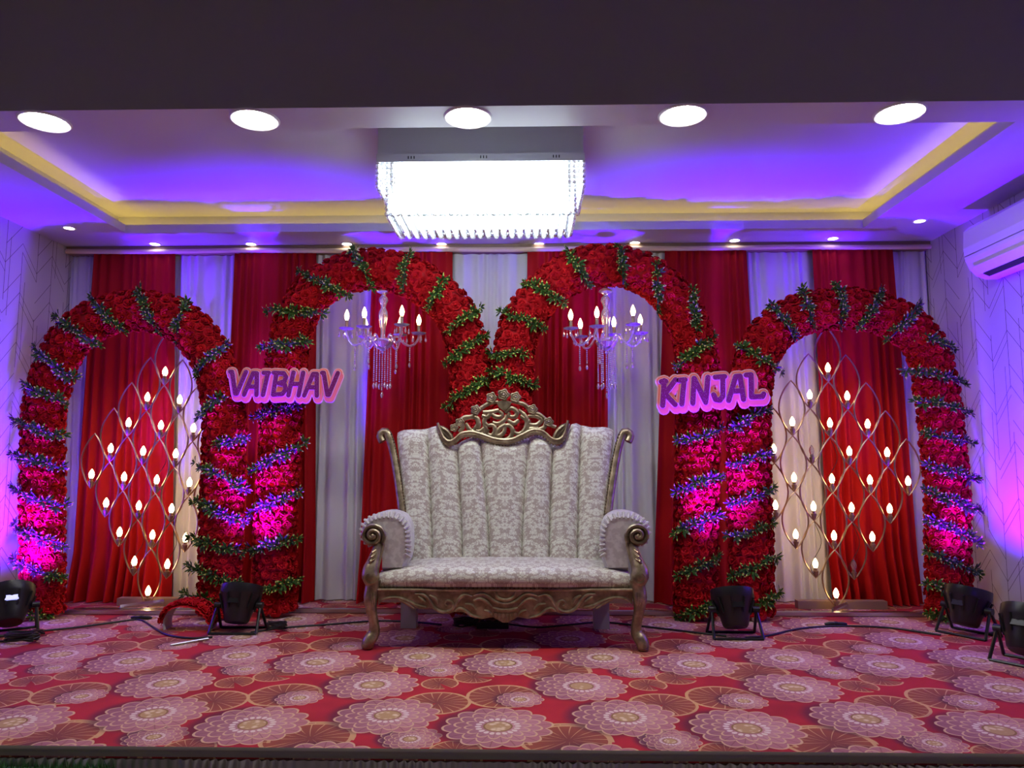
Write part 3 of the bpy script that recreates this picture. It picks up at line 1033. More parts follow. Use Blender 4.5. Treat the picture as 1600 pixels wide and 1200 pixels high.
def ring_of(me, inset, z, step):
    n = 0
    xs = []
    nx = int((cx1 - cx0 - 2 * inset) / step)
    ny = int((cy1 - cy0 - 2 * inset) / step)
    for k in range(nx + 1):
        x = cx0 + inset + (cx1 - cx0 - 2 * inset) * k / nx
        xs += [(x, cy0 + inset), (x, cy1 - inset)]
    for k in range(1, ny):
        y = cy0 + inset + (cy1 - cy0 - 2 * inset) * k / ny
        xs += [(cx0 + inset, y), (cx1 - inset, y)]
    for (x, y) in xs:
        inst('crystal_strand', me, root, Matrix.Translation((x, y, z)) @ Matrix.Rotation(R.uniform(0, 1), 4, 'Z'))


ring_of(bead_strand(5, 0.0155, 0.030), 0.008, 2.694, 0.027)
ring_of(bead_strand(6, 0.0155, 0.029), 0.055, 2.575, 0.029)
# strings lying across the underside, front to back
for k in range(22):
    x = cx0 + 0.075 + (cx1 - cx0 - 0.15) * k / 21
    mb = MB()
    nb = 15
    for q in range(nb):
        yy = cy0 + 0.06 + (cy1 - cy0 - 0.12) * q / (nb - 1)
        mb.blob((x, yy, 2.405), 0.019, 0.0155, 0.019, 8, 4)
    mb.build('crystal_strand', M['crystal'], root)

# ------------------------------------------------------------------ name signs
LET = {
    'V': [[(0.02, 1), (0.10, 1), (0.32, 0.05)], [(0.32, 0.05), (0.40, 0.05), (0.80, 1)]],
    'A': [[(-0.02, 0), (0.38, 0.95), (0.56, 0.95), (0.60, 0)], [(0.24, 0.36), (0.58, 0.36)]],
    'I': [[(0.12, 0), (0.32, 0.97)], [(0.10, 0.97), (0.36, 0.97)]],
    'B': [[(0.04, 0.02), (0.16, 0.98)], [(0.02, 0.98), (0.52, 0.96), (0.64, 0.80), (0.58, 0.62), (0.30, 0.52)], [(0.30, 0.52), (0.60, 0.46), (0.66, 0.26), (0.50, 0.06), (0.04, 0.02)]],
    'H': [[(0.0, 0), (0.20, 1)], [(0.50, 0), (0.68, 1)], [(0.12, 0.50), (0.60, 0.50)]],
    'K': [[(0.02, 0), (0.18, 1)], [(0.66, 1), (0.16, 0.46), (0.54, 0)], [(0.06, 0.97), (0.24, 0.97)]],
    'N': [[(0.0, 0), (0.16, 1)], [(0.16, 1), (0.54, 0)], [(0.54, 0), (0.74, 1)]],
    'J': [[(0.18, 0.98), (0.58, 0.98)], [(0.50, 0.98), (0.42, 0.20), (0.28, 0.04), (0.10, 0.08), (0.04, 0.28)]],
    'L': [[(0.02, 0.97), (0.22, 0.97), (0.14, 0.08), (0.60, 0.06), (0.66, 0.16)]],
}
ADV = {'V': 0.78, 'A': 0.80, 'I': 0.58, 'B': 0.80, 'H': 0.80, 'K': 0.70, 'N': 0.86, 'J': 0.66, 'L': 0.70}


def capsule_strokes(mb, strokes, Mx, wdt, depth, y0):
    """flat rounded strokes of half width wdt, extruded towards the viewer"""
    def ext(poly):
        k = len(mb.f) / 16                     # every stroke a hair prouder, so that none coincide
        pts = [Mx(p[0], p[1], y0) for p in poly]
        mb.prism(pts, (0, -depth - 0.00006 * k, 0))
    for st in strokes:
        for (a, b_) in zip(st, st[1:]):
            dx, dy = b_[0] - a[0], b_[1] - a[1]
            l = math.hypot(dx, dy) or 1
            a0 = math.atan2(dy, dx)
            poly = [(a[0] + wdt * math.cos(a0 + PI / 2 + PI * k / 6), a[1] + wdt * math.sin(a0 + PI / 2 + PI * k / 6)) for k in range(7)]
            poly += [(b_[0] + wdt * math.cos(a0 - PI / 2 + PI * k / 6), b_[1] + wdt * math.sin(a0 - PI / 2 + PI * k / 6)) for k in range(7)]
            ext(poly)


def name_sign(text, label, p0, p1, Yc, hgt, slant):
    """p0, p1: feet of first and last letter (pixels)"""
    a, b_ = P(*p0, Yc), P(*p1, Yc)
    root = thing('name_sign', label, 'sign', ((a.x + b_.x) / 2, Yc, a.z), 'cut-out name signs on the arches')
    tot = sum(ADV[c] for c in text)
    ux = (b_ - a) / tot
    uz = Vector((0, 0, hgt))
    uz = uz - Vector((ux.x, 0, ux.z)).normalized() * 0 
    def Mx(x, z, y):
        p = a + ux * x + Vector((-ux.z, 0, ux.x)).normalized() * (z * hgt)
        return Vector((p.x, y, p.z))
    s = hgt            # unit: letter height
    k = hgt / ux.length
    mbs = {n: MB() for n in ('edge', 'coral', 'line')}
    x = 0
    for c in text:
        raw = [[((px / k * 1.0 * k + x), pz) for px, pz in st] for st in LET[c]]
        # work in square units: x scaled so strokes keep even width
        sq = [[(px * 1.0, pz * k) for px, pz in st] for st in raw]
        def Q(px, pz, y):
            return Mx(px, pz / k, y)
        sh = [[(px + 0.05, pz - 0.15) for px, pz in st] for st in sq]
        capsule_strokes(mbs['edge'], sh, Q, 0.250, 0.004, Yc)
        capsule_strokes(mbs['edge'], sq, Q, 0.250, 0.004, Yc)
        capsule_strokes(mbs['coral'], sh, Q, 0.200, 0.004, Yc - 0.006)
        capsule_strokes(mbs['coral'], sq, Q, 0.200, 0.004, Yc - 0.006)
        capsule_strokes(mbs['line'], sq, Q, 0.138, 0.003, Yc - 0.012)
        mb = MB()
        capsule_strokes(mb, sq, Q, 0.108, 0.004, Yc - 0.016)
        mb.build('letter', M['glitter'], root, False)
        x += ADV[c]
    mbs['edge'].build('backing_board', M['pinkboard'], root, False)
    mbs['coral'].build('shadow_layer', M['coral'], root, False)
    mbs['line'].build('letter_outline', M['pinkboard'], root, False)
    mb = MB()
    for q in (0.2, 0.8):
        p = a.lerp(b_, q)
        mb.tube([(p.x, Yc, p.z + hgt * 0.5), (p.x, Yc + 0.07, p.z + hgt * 0.5)], 0.004, 5)
    mb.build('tie_wire', M['blackmetal'], root)


name_sign('VAIBHAV', 'purple glitter cut-out sign of seven letters on a pink and coral board', (359, 617), (527, 619), 4.90, 0.155, 0)
name_sign('KINJAL', 'purple glitter cut-out sign of six letters tilted upward on a pink board', (1034, 634), (1194, 622), 4.90, 0.165, 0)

# ------------------------------------------------------------------ sofa
sofa = thing('throne_sofa', 'cream damask two-seat sofa with carved gold frame and openwork crest', 'sofa', (-0.147, 4.45, 0))
MID = 789.5


def mir(p):
    return (2 * MID - p[0],) + tuple(p[1:])


# seat cushion
SY = 4.215
sx0, sx1 = P(592, 890, 4.25).x, P(985, 890, 4.25).x
prof = catmull([(0, 4.30, 0.325), (0, 4.235, 0.335), (0, 4.212, 0.37), (0, 4.225, 0.415), (0, 4.275, 0.445), (0, 4.45, 0.452), (0, 4.76, 0.440)], 0.03)


def seat_fn(u, v):
    p = prof[min(len(prof) - 1, round(v * (len(prof) - 1)))]
    s = 2 * u - 1
    e = abs(s) ** 5
    X_ = sx0 + (sx1 - sx0) * u
    return Vector((X_, p.y - 0.022 * (1 - s * s) + 0.035 * e, 0.325 + (p.z - 0.325) * (1.0 - 0.24 * e) + 0.012 * (1 - s * s)))


mb = MB().grid(seat_fn, 40, len(prof) - 1)
mb.build('seat_cushion', M['damask'], sofa, 'all')
# nail heads along the seat front
mb = MB()
for k in range(62):
    u = (k + 0.5) / 62
    p = seat_fn(u, 1.5 / (len(prof) - 1))
    mb.blob((p.x, p.y - 0.002, p.z - 0.005), 0.0055, 0.004, 0.0055, 6, 4)
o = mb.build('nail_heads', M['nail'], sofa)
# seat frame below the cushion
MB().box((sx0 + 0.01, 4.27, 0.25), (sx1 - 0.01, 4.80, 0.335)).build('seat_frame', M['post'], sofa, False)

# carved apron
def Z3(x, y):           # reading coordinates of the apron detail
    return (560 + x / 6.667, 860 + y / 6.667)


AY = 4.225
low = [Z3(*q) for q in ((205, 575), (225, 530), (260, 503), (380, 487), (480, 520), (560, 595), (640, 612), (700, 610), (780, 600), (850, 648), (950, 660), (1000, 640), (1100, 645), (1200, 692), (1280, 716), (1400, 695), (1500, 750), (1530, 752))]
poly = low + [mir(p) for p in reversed(low)]
poly = poly + [(993, 921), (586, 921)]
pts = [P(x, y, AY) for x, y in poly]
# triangulate as strips from top edge to bottom edge (front and back) for a clean concave outline
mb = MB()
xs = [poly[i] for i in range(len(poly) - 2)]
xs.sort(key=lambda q: q[0])
front_t = [P(x, 921, AY) for x, y in xs]
front_b = [P(x, y, AY) for x, y in xs]
n = len(xs)
mb.add(front_t + front_b + [p + Vector((0, 0.05, 0)) for p in front_t + front_b],
       [(i, i + n, i + n + 1, i + 1) for i in range(n - 1)] + [(2 * n + i, 2 * n + i + 1, 3 * n + i + 1, 3 * n + i) for i in range(n - 1)] +
       [(n + i, 3 * n + i, 3 * n + i + 1, n + i + 1) for i in range(n - 1)] + [(i, i + 1, 2 * n + i + 1, 2 * n + i) for i in range(n - 1)])
apron = mb.build('carved_apron', M['gold'], sofa, False)
carv = [[(220, 545), (280, 503), (400, 492), (500, 522), (590, 565), (705, 592)], [(450, 505), (560, 548), (640, 604)], [(400, 498), (500, 548), (585, 604)],
        [(590, 455), (680, 462), (740, 520), (790, 596), (860, 636), (930, 636), (985, 600), (972, 540), (925, 522), (900, 560), (930, 580)],
        [(1010, 582), (1050, 502), (1110, 462), (1185, 482)], [(1005, 636), (1050, 602), (1110, 622), (1180, 676), (1280, 704)],
        [(1200, 472), (1280, 450), (1340, 470), (1420, 530), (1500, 556), (1530, 556)], [(1200, 525), (1260, 503), (1330, 530), (1390, 590)],
        [(1425, 430), (1450, 490), (1500, 510), (1530, 512)], [(1400, 600), (1470, 618), (1530, 618)], [(1310, 625), (1360, 640), (1390, 680)],
        [(1430, 650), (1430, 700)], [(1470, 655), (1470, 722)], [(1510, 658), (1510, 742)], [(740, 470), (800, 500), (830, 560)], [(1110, 560), (1180, 570), (1230, 620)], [(620, 480), (700, 540)]]
for c in carv:
    for sgn in (0, 1):
        q = [Z3(*p) for p in c]
        if sgn:
            q = [mir(p) for p in q]
        pp = catmull([P(x, y, AY - 0.005) for x, y in q], 0.012)
        m_ = len(pp)
        MB().tube(pp, [0.0098 * (0.55 + 0.45 * math.sin(PI * min(1, (i + 0.6) / m_))) for i in range(m_)], 6, flat=0.9).build('carved_scroll', M['gold'], apron)
# bead line above the apron
MB().tube(catmull([P(x, 921.5 - 0.0 * x, AY - 0.004) for x in (590, 690, 790, 890, 988)], 0.05), 0.009, 6).build('apron_moulding', M['gold'], apron)

# front legs with knob, and the arm posts above
for sgn in (0, 1):
    def W(x, y, Y):
        return P(*(mir((x, y)) if sgn else (x, y)), Y)
    pth = [(584, 905, 11.5, 4.235), (581, 922, 11, 4.235), (579, 940, 11.5, 4.23), (581, 958, 9.2, 4.235), (584.5, 975, 8, 4.25), (584.5, 988, 7.6, 4.255), (580, 996, 8.5, 4.245), (575.5, 1003, 10.5, 4.235), (574, 1010, 9.5, 4.235)]
    q = catmull([W(x, y, Y) for x, y, r, Y in pth], 0.02)
    q[-1].z = max(0.012, min(q[-1].z, 0.02))
    tab = [(i / (len(pth) - 1), p[2] * 0.00365) for i, p in enumerate(pth)]
    lg = MB().tube(q, [interp(tab, i / (len(q) - 1)) for i in range(len(q))], 12).build('leg', M['gold'], sofa)
    MB().lathe([(0.020, 0.0), (0.030, 0.006), (0.032, 0.014), (0.026, 0.022)], Vector((q[-1].x, q[-1].y, 0.0)), 12).build('foot_pad', M['gold'], lg)
    # acanthus on the knee
    for k in range(3):
        c0 = W(577 + k * 4, 926, 4.20)
        c1 = W(580 + k * 2.5, 950 - k * 3, 4.198)
        MB().tube([c0, c0.lerp(c1, 0.5) + Vector((0, -0.006, 0)), c1], [0.006, 0.008, 0.002], 6).build('knee_leaf', M['gold'], lg)
    pth = [(592, 850, 7.5, 4.285), (588, 864, 8.5, 4.27), (583, 880, 10, 4.25), (579, 893, 12.5, 4.235), (580, 903, 14, 4.23), (583, 912, 11, 4.235)]
    q = catmull([W(x, y, Y) for x, y, r, Y in pth], 0.015)
    tab = [(i / (len(pth) - 1), p[2] * 0.00365) for i, p in enumerate(pth)]
    po = MB().tube(q, [interp(tab, i / (len(q) - 1)) for i in range(len(q))], 12).build('arm_post', M['gold'], sofa)
    for k in range(4):
        c0 = W(572 + k * 2.0, 890 - k * 7, 4.215)
        c1 = W(585 + k * 1.0, 880 - k * 7, 4.215)
        MB().tube([c0, c0.lerp(c1, 0.5) + Vector((0, -0.008, 0.004)), c1], [0.003, 0.008, 0.003], 6).build('post_leaf', M['gold'], po)
    MB().tube(catmull([W(580 + 9 * math.cos(t), 903 + 8 * math.sin(t), 4.185) for t in [i * 0.7 for i in range(7)]], 0.01), 0.005, 5).build('post_volute', M['gold'], po)
    # scroll at the arm front
    sp = []
    for i in range(44):
        t = i / 43
        an = -0.6 + t * 2 * PI * 2.1
        rad = 17.5 * (1 - t) + 2.0
        sp.append(W(582 + rad * math.cos(an), 837 - rad * math.sin(an) * 0.95, 4.262 - 0.012 * t))
    scr = MB().tube(sp, 0.011, 7).build('arm_scroll', M['gold'], sofa)
    MB().lathe([(0.052, -0.004), (0.058, 0.0), (0.058, 0.018), (0.050, 0.022)], W(582, 837, 4.295), 20, Matrix.Rotation(PI / 2, 3, 'X')).build('scroll_disc', M['gold'], scr)
    MB().blob(W(582, 837, 4.256), 0.012, 0.012, 0.012, 8, 6).build('scroll_eye', M['gold'], scr)
    MB().tube(catmull([W(596, 838, 4.28), W(598, 850, 4.275), W(594, 868, 4.262), W(590, 885, 4.25)], 0.02), 0.012, 8).build('post_front', M['gold'], po)
    # upholstered arm: a lofted roll running back to the backrest
    sec = [(597, 893), (597, 868), (596, 856), (586, 856), (570, 848), (563.5, 832), (568, 815), (584, 804.5), (608, 800.5), (628, 806), (639, 822), (641.5, 848), (640, 872), (632, 893)]
    cs = catmull([W(x, y, 4.30) for x, y in sec], 0.03)
    mb = MB()
    K = 12
    c_ = Vector((sum(p.x for p in cs) / len(cs), 0, sum(p.z for p in cs) / len(cs)))
    L = len(cs)
    dirx = 1 if sgn else -1
    for k in range(K + 1):
        t = k / K
        edge = 1.0 if 0 < k < K else (0.86 if k == 0 else 0.95)
        if k == 1:
            edge = 0.985
        Yk = 4.278 + (0.012 if k == 1 else 0) + (4.80 - 4.278) * t
        for p in cs:
            q = Vector((c_.x + (p.x - c_.x) * edge, Yk, c_.z + (p.z - c_.z) * edge))
            q.x += dirx * 0.045 * t
            q.z += -0.012 * t
            mb.v.append(q)
    for k in range(K):
        for i in range(L):
            i2 = (i + 1) % L
            mb.f.append((k * L + i, k * L + i2, (k + 1) * L + i2, (k + 1) * L + i))
    mb.f.append(tuple(range(L)))
    mb.f.append(tuple(K * L + i for i in range(L)))
    mb.m = [0] * len(mb.f)
    armo = mb.build('arm', M['armcloth'], sofa)
    # gathered pleats round the arm front
    mb = MB()
    for i in range(5, len(cs) - 3):
        p = cs[i]
        q = Vector((c_.x + (p.x - c_.x) * 0.80, 4.272, c_.z + (p.z - c_.z) * 0.80))
        mb.tube([q, Vector((p.x, 4.290, p.z)), Vector((p.x, 4.33, p.z))], [0.006, 0.009, 0.003], 5)
    mb.build('gathered_pleats', M['armcloth'], armo)
    # rear leg
    a, b_ = W(628, 945, 4.80), W(652, 945, 4.80)
    x0, x1 = min(a.x, b_.x), max(a.x, b_.x)
    MB().box((x0, 4.76, 0.0), (x1, 4.84, 0.30)).build('rear_leg', M['post'], sofa, False)

# backrest channels
TOP = [(619, 676), (630, 672), (645, 671), (660, 671), (675, 667), (684, 665), (688, 676), (694, 690), (702, 696), (710, 696), (722, 689), (740, 682), (755, 681), (772, 686), (789, 691), (806, 690), (822, 684), (838, 679), (855, 683), (866, 694), (874, 697), (882, 692), (888, 676), (893, 663), (900, 661), (908, 664), (925, 668), (945, 667), (960, 671)]
seam_b = [634, 676, 723, 765, 815, 858, 902, 946]
seam_t = [619, 667, 714, 749, 827, 864, 908, 960]
BOT = 878


def back_pt(k, u, v, depth=0.0):
    xb = seam_b[k] + (seam_b[k + 1] - seam_b[k]) * u
    xt = seam_t[k] + (seam_t[k + 1] - seam_t[k]) * u
    yt = interp(TOP, xt)
    # outer silhouette flares only in the upper part
    vv = min(v, 1.0)
    f = vv ** 1.6
    x = xb + (xt - xb) * f
    y = BOT + (yt - BOT) * vv
    Y = 4.70 + 0.12 * vv
    bul = 0.055 * (max(0.0, 1 - (2 * u - 1) ** 2)) ** 0.42
    roll = 0.0
    if vv > 0.93:
        roll = ((vv - 0.93) / 0.07) ** 2 * 0.055
    p = P(x, y, Y)                     # silhouette place
    p.y = Y - bul + roll + depth
    return p


for k in range(7):
    mb = MB().grid(lambda u, v: back_pt(k, u, v), 12, 30)
    mb.build('back_channel', M['damask'], sofa, 'all')
mb = MB()
for k in range(7):
    mb.grid(lambda u, v: back_pt(k, u, v, 0.0) * 1.0 + Vector((0, 0.065 + (back_pt(k, u, v).y * -1 + 4.70 + 0.12 * min(v, 1)), 0)), 6, 12)
mb.build('back_board', M['post'], sofa, 'all')
mb = MB()
for k in range(7):
    mb.grid(lambda u, v: back_pt(k, u, 1.0).lerp(back_pt(k, u, 1.0) + Vector((0, 0.06, 0.0)), v), 6, 1)
mb.build('back_top', M['damask'], sofa, 'all')

# wing rails
for sgn in (0, 1):
    def W(x, y, Y):
        return P(*(mir((x, y)) if sgn else (x, y)), Y)
    dx = -1.5 if sgn else 0
    pth = [(598, 690, 4.835), (594, 682, 4.84), (597, 675, 4.842), (604, 675, 4.84), (609, 686, 4.835), (614, 705, 4.825), (619.5, 735, 4.80), (624, 765, 4.77), (629, 803, 4.735)]
    q = catmull([W(x, y, Y - 0.03) for x, y, Y in pth], 0.02)
    rl = MB().tube(q, 0.026, 8).build('wing_rail', M['gold'], sofa)
    q2 = [p + Vector((0.014 * (1 if not sgn else -1), -0.016, 0)) for p in q[4:]]
    MB().tube(q2, 0.009, 6).build('rail_moulding', M['gold'], rl)
    mb = MB()
    for p in q[6::1]:
        mb.blob(p + Vector((0.026 * (1 if not sgn else -1), -0.024, 0)), 0.005, 0.004, 0.005, 6, 4)
    mb.build('rail_nail_heads', M['nail'], rl)

# crest
def Z2(x, y):
    return (660 + x / 6.667, 600 + y / 6.667)


CY_ = 4.80
crest_pts = [(160, 435), (190, 520), (225, 590), (280, 625), (340, 600), (400, 545), (470, 528), (540, 530), (640, 560), (740, 595), (845, 610), (940, 600), (1040, 555), (1130, 512), (1200, 505), (1270, 530), (1330, 585), (1390, 610), (1450, 590), (1490, 520), (1515, 410)]
cr = catmull([P(*Z2(*p), CY_ - 0.03) for p in crest_pts], 0.02)
crest = MB().tube(cr, 0.015, 8).build('crest_rail', M['gold'], sofa)
MB().tube([p + Vector((0, -0.012, 0.018)) for p in cr], 0.009, 6).build('crest_moulding', M['gold'], crest)
mb = MB()
for p in cr[2:-2]:
    mb.blob(p + Vector((0, -0.010, -0.020)), 0.005, 0.005, 0.005, 6, 4)
mb.build('crest_nail_heads', M['nail'], crest)
curves = [[(300, 470), (360, 430), (430, 352), (520, 338), (600, 262), (690, 205), (790, 185)], [(1395, 450), (1340, 430), (1290, 380), (1215, 318), (1140, 290), (1060, 212), (930, 182)],
          [(430, 372), (500, 345), (570, 355), (580, 420), (545, 478), (600, 494), (660, 440)], [(630, 292), (700, 294), (800, 272)], [(800, 282), (835, 320), (800, 348), (740, 330), (720, 300)],
          [(865, 300), (925, 252), (985, 290), (965, 342), (900, 335), (910, 300)], [(1020, 330), (1085, 385), (1072, 470), (1010, 522), (950, 500), (960, 470)],
          [(680, 435), (740, 430), (757, 490), (720, 540), (670, 512), (690, 470)], [(830, 445), (900, 430), (940, 482), (920, 550), (850, 588), (740, 566)], [(620, 330), (680, 345), (705, 300)],
          [(1100, 335), (1180, 335), (1242, 372), (1190, 428), (1105, 415), (1120, 375)], [(1095, 468), (1210, 465)], [(1000, 270), (1060, 320), (1088, 390), (1080, 500)],
          [(450, 410), (510, 490), (610, 498)], [(730, 400), (790, 415), (860, 370), (880, 320)], [(890, 375), (950, 412), (1005, 375)], [(665, 320), (645, 400), (690, 440)], [(560, 350), (590, 420), (575, 470)],
          [(600, 500), (680, 560), (760, 580)], [(1010, 530), (1090, 480), (1100, 420)], [(860, 440), (850, 500), (800, 540), (740, 520)], [(1290, 380), (1270, 450), (1200, 480)], [(400, 380), (420, 450), (380, 500)], [(760, 560), (800, 470), (870, 420)], [(640, 540), (660, 470), (640, 420)]]
for c in curves:
    pp = catmull([P(*Z2(*p), CY_ - 0.022) for p in c], 0.012)
    n_ = len(pp)
    MB().tube(pp, [0.0155 * (0.5 + 0.5 * math.sin(PI * (0.12 + 0.80 * i / n_))) for i in range(n_)], 7, flat=0.7).build('openwork_scroll', M['gold'], crest)
for (x, y, r) in ((845, 112, 55), (720, 142, 50), (970, 138, 50), (555, 270, 46), (1148, 265, 46), (390, 400, 42), (330, 455, 38), (1315, 395, 44)):
    c = P(*Z2(x, y), CY_ - 0.03)
    rr_ = r / 6.667 * 0.0047
    ro = MB().lathe([(rr_, 0.0), (rr_ * 0.96, rr_ * 0.22), (rr_ * 0.70, rr_ * 0.26), (rr_ * 0.58, rr_ * 0.06), (rr_ * 0.54, rr_ * 0.34), (rr_ * 0.36, rr_ * 0.36), (rr_ * 0.28, rr_ * 0.10), (rr_ * 0.22, rr_ * 0.42), (0.001, rr_ * 0.48)], c, 30, Matrix.Rotation(PI / 2, 3, 'X'))
    for i_, v_ in enumerate(ro.v):
        a_ = math.atan2(v_.z - c.z, v_.x - c.x)
        d_ = (v_ - c)
        f_ = 1 + 0.13 * math.cos(5 * a_)
        ro.v[i_] = c + Vector((d_.x * f_, d_.y, d_.z * f_))
    ro.build('carved_rosette', M['gold'], crest, 'all')
sh = [P(*Z2(*p), CY_ - 0.035) for p in ((770, 185), (845, 165), (930, 185), (905, 240), (850, 282), (795, 240))]
MB().prism(sh, (0, 0.03, 0)).build('crest_shell', M['gold'], crest, False)
for (a, b_) in (((160, 435), (310, 600)), ((1515, 410), (1375, 590))):
    p0, p1 = P(*Z2(*a), CY_ - 0.02), P(*Z2(*b_), CY_ - 0.02)
    mid = p0.lerp(p1, 0.55)
    d = (p1 - p0)
    an = math.atan2(d.z, d.x)
    Mr = Matrix.Rotation(-an, 3, 'Y')
    lf = MB().blob(mid, d.length * 0.52, 0.018, 0.036, 12, 8, Mr).build('crest_leaf', M['gold'], crest)
    for off in (-0.015, 0.0, 0.015):
        nn = Vector((-d.z, 0, d.x)).normalized() * off
        MB().tube(catmull([p0.lerp(p1, 0.1) + nn * 0.3 + Vector((0, -0.012, 0)), mid + nn * 1.3 + Vector((0, -0.022, 0)), p1.lerp(p0, 0.05) + nn * 0.4 + Vector((0, -0.012, 0))], 0.02), 0.005, 5).build('leaf_vein', M['gold'], lf)

# ------------------------------------------------------------------ air conditioner
root = thing('air_conditioner', 'white split air conditioner mounted high on the chevron wall', 'air conditioner', (3.0, 4.4, 2.25))
pr = [(XR - 0.002, 2.60), (2.945, 2.60), (2.905, 2.565), (2.897, 2.45), (2.901, 2.399), (2.918, 2.399), (2.918, 2.391), (2.902, 2.391), (2.905, 2.37), (2.93, 2.31), (2.97, 2.265), (3.03, 2.243), (XR - 0.002, 2.243)]
ya, yb = 3.92, 4.84
MB().prism([Vector((x, ya, z)) for x, z in pr], (0, yb - ya, 0)).build('body', M['acwhite'], root, False)
mb = MB().prism([Vector((x, ya + 0.06, z)) for x, z in ((2.926, 2.318), (2.960, 2.2735), (2.952, 2.262), (2.914, 2.312))], (0, yb - ya - 0.12, 0))
mb.build('louvre', M['acwhite'], root, False)
mb = MB().prism([Vector((x, ya + 0.07, z)) for x, z in ((2.965, 2.268), (3.005, 2.250), (3.000, 2.243), (2.960, 2.260))], (0, yb - ya - 0.16, 0))
mb.build('air_slot', M['black'], root, False)

# ------------------------------------------------------------------ stage front
sk = thing('stage_skirt', 'pleated silver satin skirt hanging along the stage front edge', 'stage skirt', (-0.27, SE, -0.46))
MB().grid(lambda u, v: Vector((XL + (XR - XL) * u, SE - 0.006 - 0.006 * math.sin(v * PI), 0.004 - 0.036 * v)), 60, 4).build('top_band', M['skirtband'], sk, 'all')


def skirt_fn(u, v):
    k = u * 190
    wv = math.sin(k * 2 * PI + 1.5 * math.sin(k * 0.9)) * (0.6 + 0.4 * math.sin(k * 0.37))
    return Vector((XL + (XR - XL) * u, SE - 0.018 - (0.016 + 0.010 * v) * (wv * (0.7 + 0.3 * v) + 1), -0.030 - 0.428 * v))


MB().grid(skirt_fn, 1500, 6).build('pleated_cloth', M['skirt'], sk, 'all')

# grass covered step
gx0, gx1 = XL + 0.02, -1.50
st = thing('grass_step', 'low step block covered in green artificial grass against the stage', 'step', (-2.5, 2.5, -0.46))
MB().box((gx0, 2.28, -0.46), (gx1, 2.765, -0.055)).build('step_block', M['grassbase'], st, False)
mb = MB()
rg = random.Random(9)
for k in range(15000):
    x, y = rg.uniform(gx0, gx1), rg.uniform(2.29, 2.765)
    h = rg.uniform(0.018, 0.034)
    a = rg.uniform(0, 6.28)
    dx, dy = math.cos(a) * 0.0022, math.sin(a) * 0.0022
    lx, ly = rg.uniform(-.012, .012), rg.uniform(-.012, .010)
    mb.v += [Vector((x - dx, y - dy, -0.056)), Vector((x + dx, y + dy, -0.056)), Vector((x + lx, y + ly, -0.056 + h))]
    o_ = len(mb.v)
    mb.f.append((o_ - 3, o_ - 2, o_ - 1))
mb.m = [0] * len(mb.f)
o = mb.build('grass_blades', M['blade'], st, False)
o['kind'] = 'stuff'

# ------------------------------------------------------------------ cables and clutter on the carpet
def cable(pxs, label, r=0.006, name='power_cable', extra=None):
    pts = [G(x, y, r + 0.001) for x, y in pxs]
    pp = catmull(pts, 0.04)
    c = sum(pp, Vector()) / len(pp)
    o = MB().tube(pp, r, 6).build(name, M['cable'], None, True, loc=(c.x, c.y, 0))
    tag(o, label, 'cable')
    return o


cable([(62, 986), (120, 980), (180, 972), (218, 968), (240, 980), (262, 992), (300, 997), (332, 995)], 'black cable from the display-lit stage light past the lattice lamp')
cable([(392, 988), (440, 981), (520, 975), (590, 970), (650, 972), (690, 976)], 'black cable running from the gap stage light beneath the sofa toward the coil')
cable([(795, 975), (840, 980), (890, 976), (940, 972), (1000, 978), (1060, 985), (1120, 992), (1135, 994)], 'black cable from under the sofa to the stage light under the six-letter sign')
cable([(1165, 996), (1200, 993), (1250, 982), (1310, 978), (1380, 980), (1430, 986), (1470, 992)], 'black cable along the carpet in front of the lattice lamp with dead bulbs')
cable([(1545, 990), (1568, 984), (1600, 978), (1640, 985)], 'short black cable beside the wall under the air conditioner')
cable([(0, 1002), (25, 1001), (42, 997), (54, 993)], 'short black cable end with plug near the display-lit stage light')
t = thing('cable_plug', 'small black power plug lying near the display-lit stage light', 'plug', G(57, 992))
g = G(57, 992)
MB().box((g.x - 0.03, g.y - 0.018, 0.0), (g.x + 0.025, g.y + 0.018, 0.03)).build('plug_body', M['black'], t, False)
MB().tube([(g.x + 0.02, g.y, 0.016), (g.x + 0.055, g.y - 0.012, 0.012)], 0.007, 6).build('strain_relief', M['black'], t)
for (x, y, lab) in ((221, 968, 'black inline cable connector in front of the lattice lamp away from the air conditioner'), (1306, 978, 'black inline cable connector in front of the lattice lamp with dead bulbs')):
    g = G(x, y)
    t = thing('cable_connector', lab, 'connector', g)
    MB().tube([(g.x - 0.07, g.y, 0.012), (g.x - 0.045, g.y, 0.013), (g.x + 0.045, g.y, 0.013), (g.x + 0.07, g.y, 0.012)], [0.007, 0.013, 0.013, 0.007], 8).build('connector_shell', M['black'], t)
    MB().tube([(g.x - 0.01, g.y, 0.013), (g.x + 0.01, g.y, 0.013)], 0.0155, 8).build('locking_ring', M['blackmetal'], t)


def coil(px, py, label, rad, turns, seed):
    g = G(px, py)
    rr = random.Random(seed)
    pts = []
    for i in range(turns * 10):
        a = 2 * PI * i / 10
        q = rad * rr.uniform(0.75, 1.1)
        pts.append((g.x + math.cos(a) * q * 1.25, g.y + math.sin(a) * q * 0.7, 0.008 + 0.045 * i / (turns * 10) + rr.uniform(0, 0.012)))
    o = MB().tube(catmull(pts, 0.02), 0.0055, 5).build('cable_coil', M['cable'], None, True, loc=(g.x, g.y, 0))
    tag(o, label, 'cable')


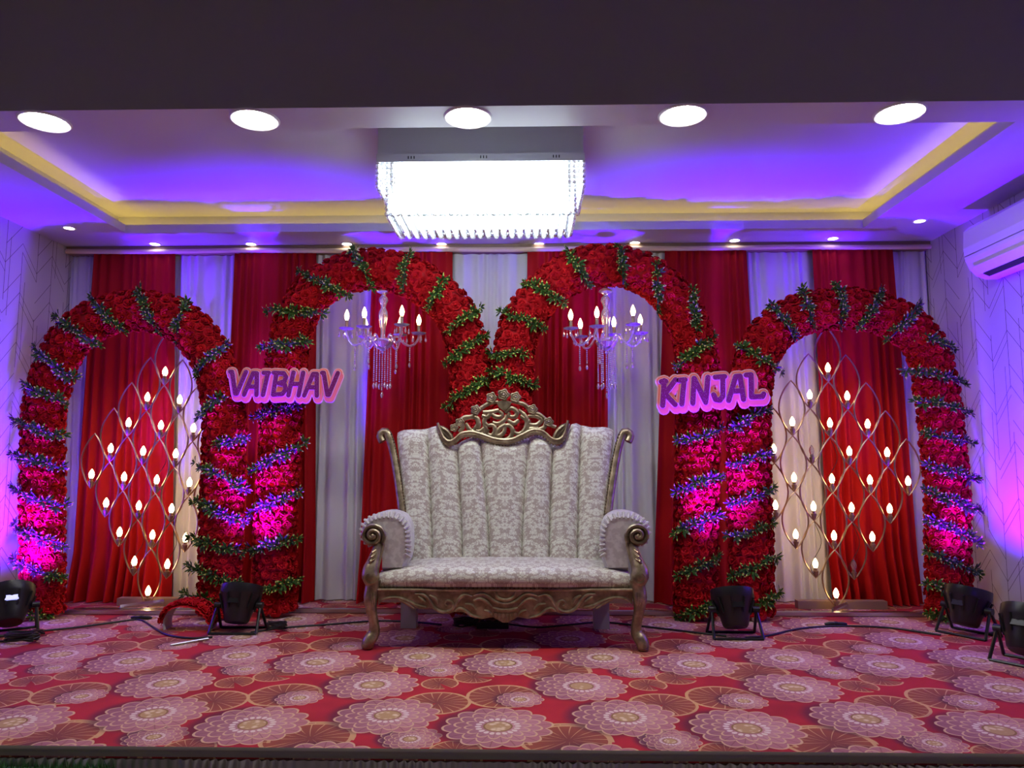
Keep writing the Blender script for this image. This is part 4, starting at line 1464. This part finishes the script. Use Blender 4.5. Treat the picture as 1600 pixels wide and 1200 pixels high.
coil(34, 1004, 'tangled coil of black cable at the foot of the display-lit stage light', 0.075, 6, 1)
coil(432, 986, 'small coil of black cable beside the gap stage light near the seven-letter sign', 0.05, 5, 2)
coil(728, 981, 'coil of black cable lying beneath the sofa apron', 0.06, 6, 3)
t = thing('power_strip', 'black power strip lying beneath the middle of the sofa', 'power strip', G(770, 981))
g = G(770, 981)
MB().box((g.x - 0.10, g.y - 0.03, 0.0), (g.x + 0.10, g.y + 0.03, 0.04)).build('strip_body', M['black'], t, False)
for k in range(4):
    MB().lathe([(0.016, 0.0395), (0.018, 0.044), (0.013, 0.044), (0.012, 0.041)], (g.x - 0.066 + k * 0.044, g.y, 0), 12, cap=False).build('outlet_ring', M['blackmetal'], t)

# loose rose panel curled on the carpet, and a bare rod
g = G(296, 984)
t = thing('loose_rose_panel', 'loose end of red rose panel curled over on the carpet beside the arch foot', 'flower panel', (g.x, g.y, 0))
cp = [Vector((g.x - 0.145, 0, 0.004)), Vector((g.x - 0.15, 0, 0.06)), Vector((g.x - 0.115, 0, 0.125)), Vector((g.x - 0.03, 0, 0.155)), Vector((g.x + 0.07, 0, 0.135)), Vector((g.x + 0.13, 0, 0.07)), Vector((g.x + 0.14, 0, 0.004))]
cv = catmull(cp, 0.03)
MB().grid(lambda u, v: cv[round(u * (len(cv) - 1))] + Vector((0, g.y - 0.04 + 0.12 * v, 0)), len(cv) - 1, 3).build('backing_sheet', mat('white_backing', (0.6, 0.58, 0.66), 0.6), t, 'all')
rq = random.Random(31)
for k in range(2, len(cv) - 1):
    tt = (cv[k] - cv[k - 1]).normalized()
    no = Vector((-tt.z, 0, tt.x))
    for q in range(3):
        p = cv[k] + Vector((0, g.y - 0.03 + 0.04 * q, 0)) + no * 0.004
        if p.z < 0.035:
            continue
        n2 = (no + Vector((0, -0.5 if q == 0 else 0, 0))).normalized()
        inst('rose', rose_me, t, Matrix.Translation(p) @ align(n2, rq.uniform(0, 6)) @ Matrix.Scale(0.95, 4))
a, b_ = G(266, 1008, 0.008), G(325, 998, 0.008)
o = MB().tube([a, a.lerp(b_, 0.6), b_], [0.006, 0.008, 0.009], 8).build('metal_rod', M['steel'], None, True, loc=(a.x, a.y, 0))
tag(o, 'thin bare metal rod lying on the carpet before the curled rose panel', 'rod')
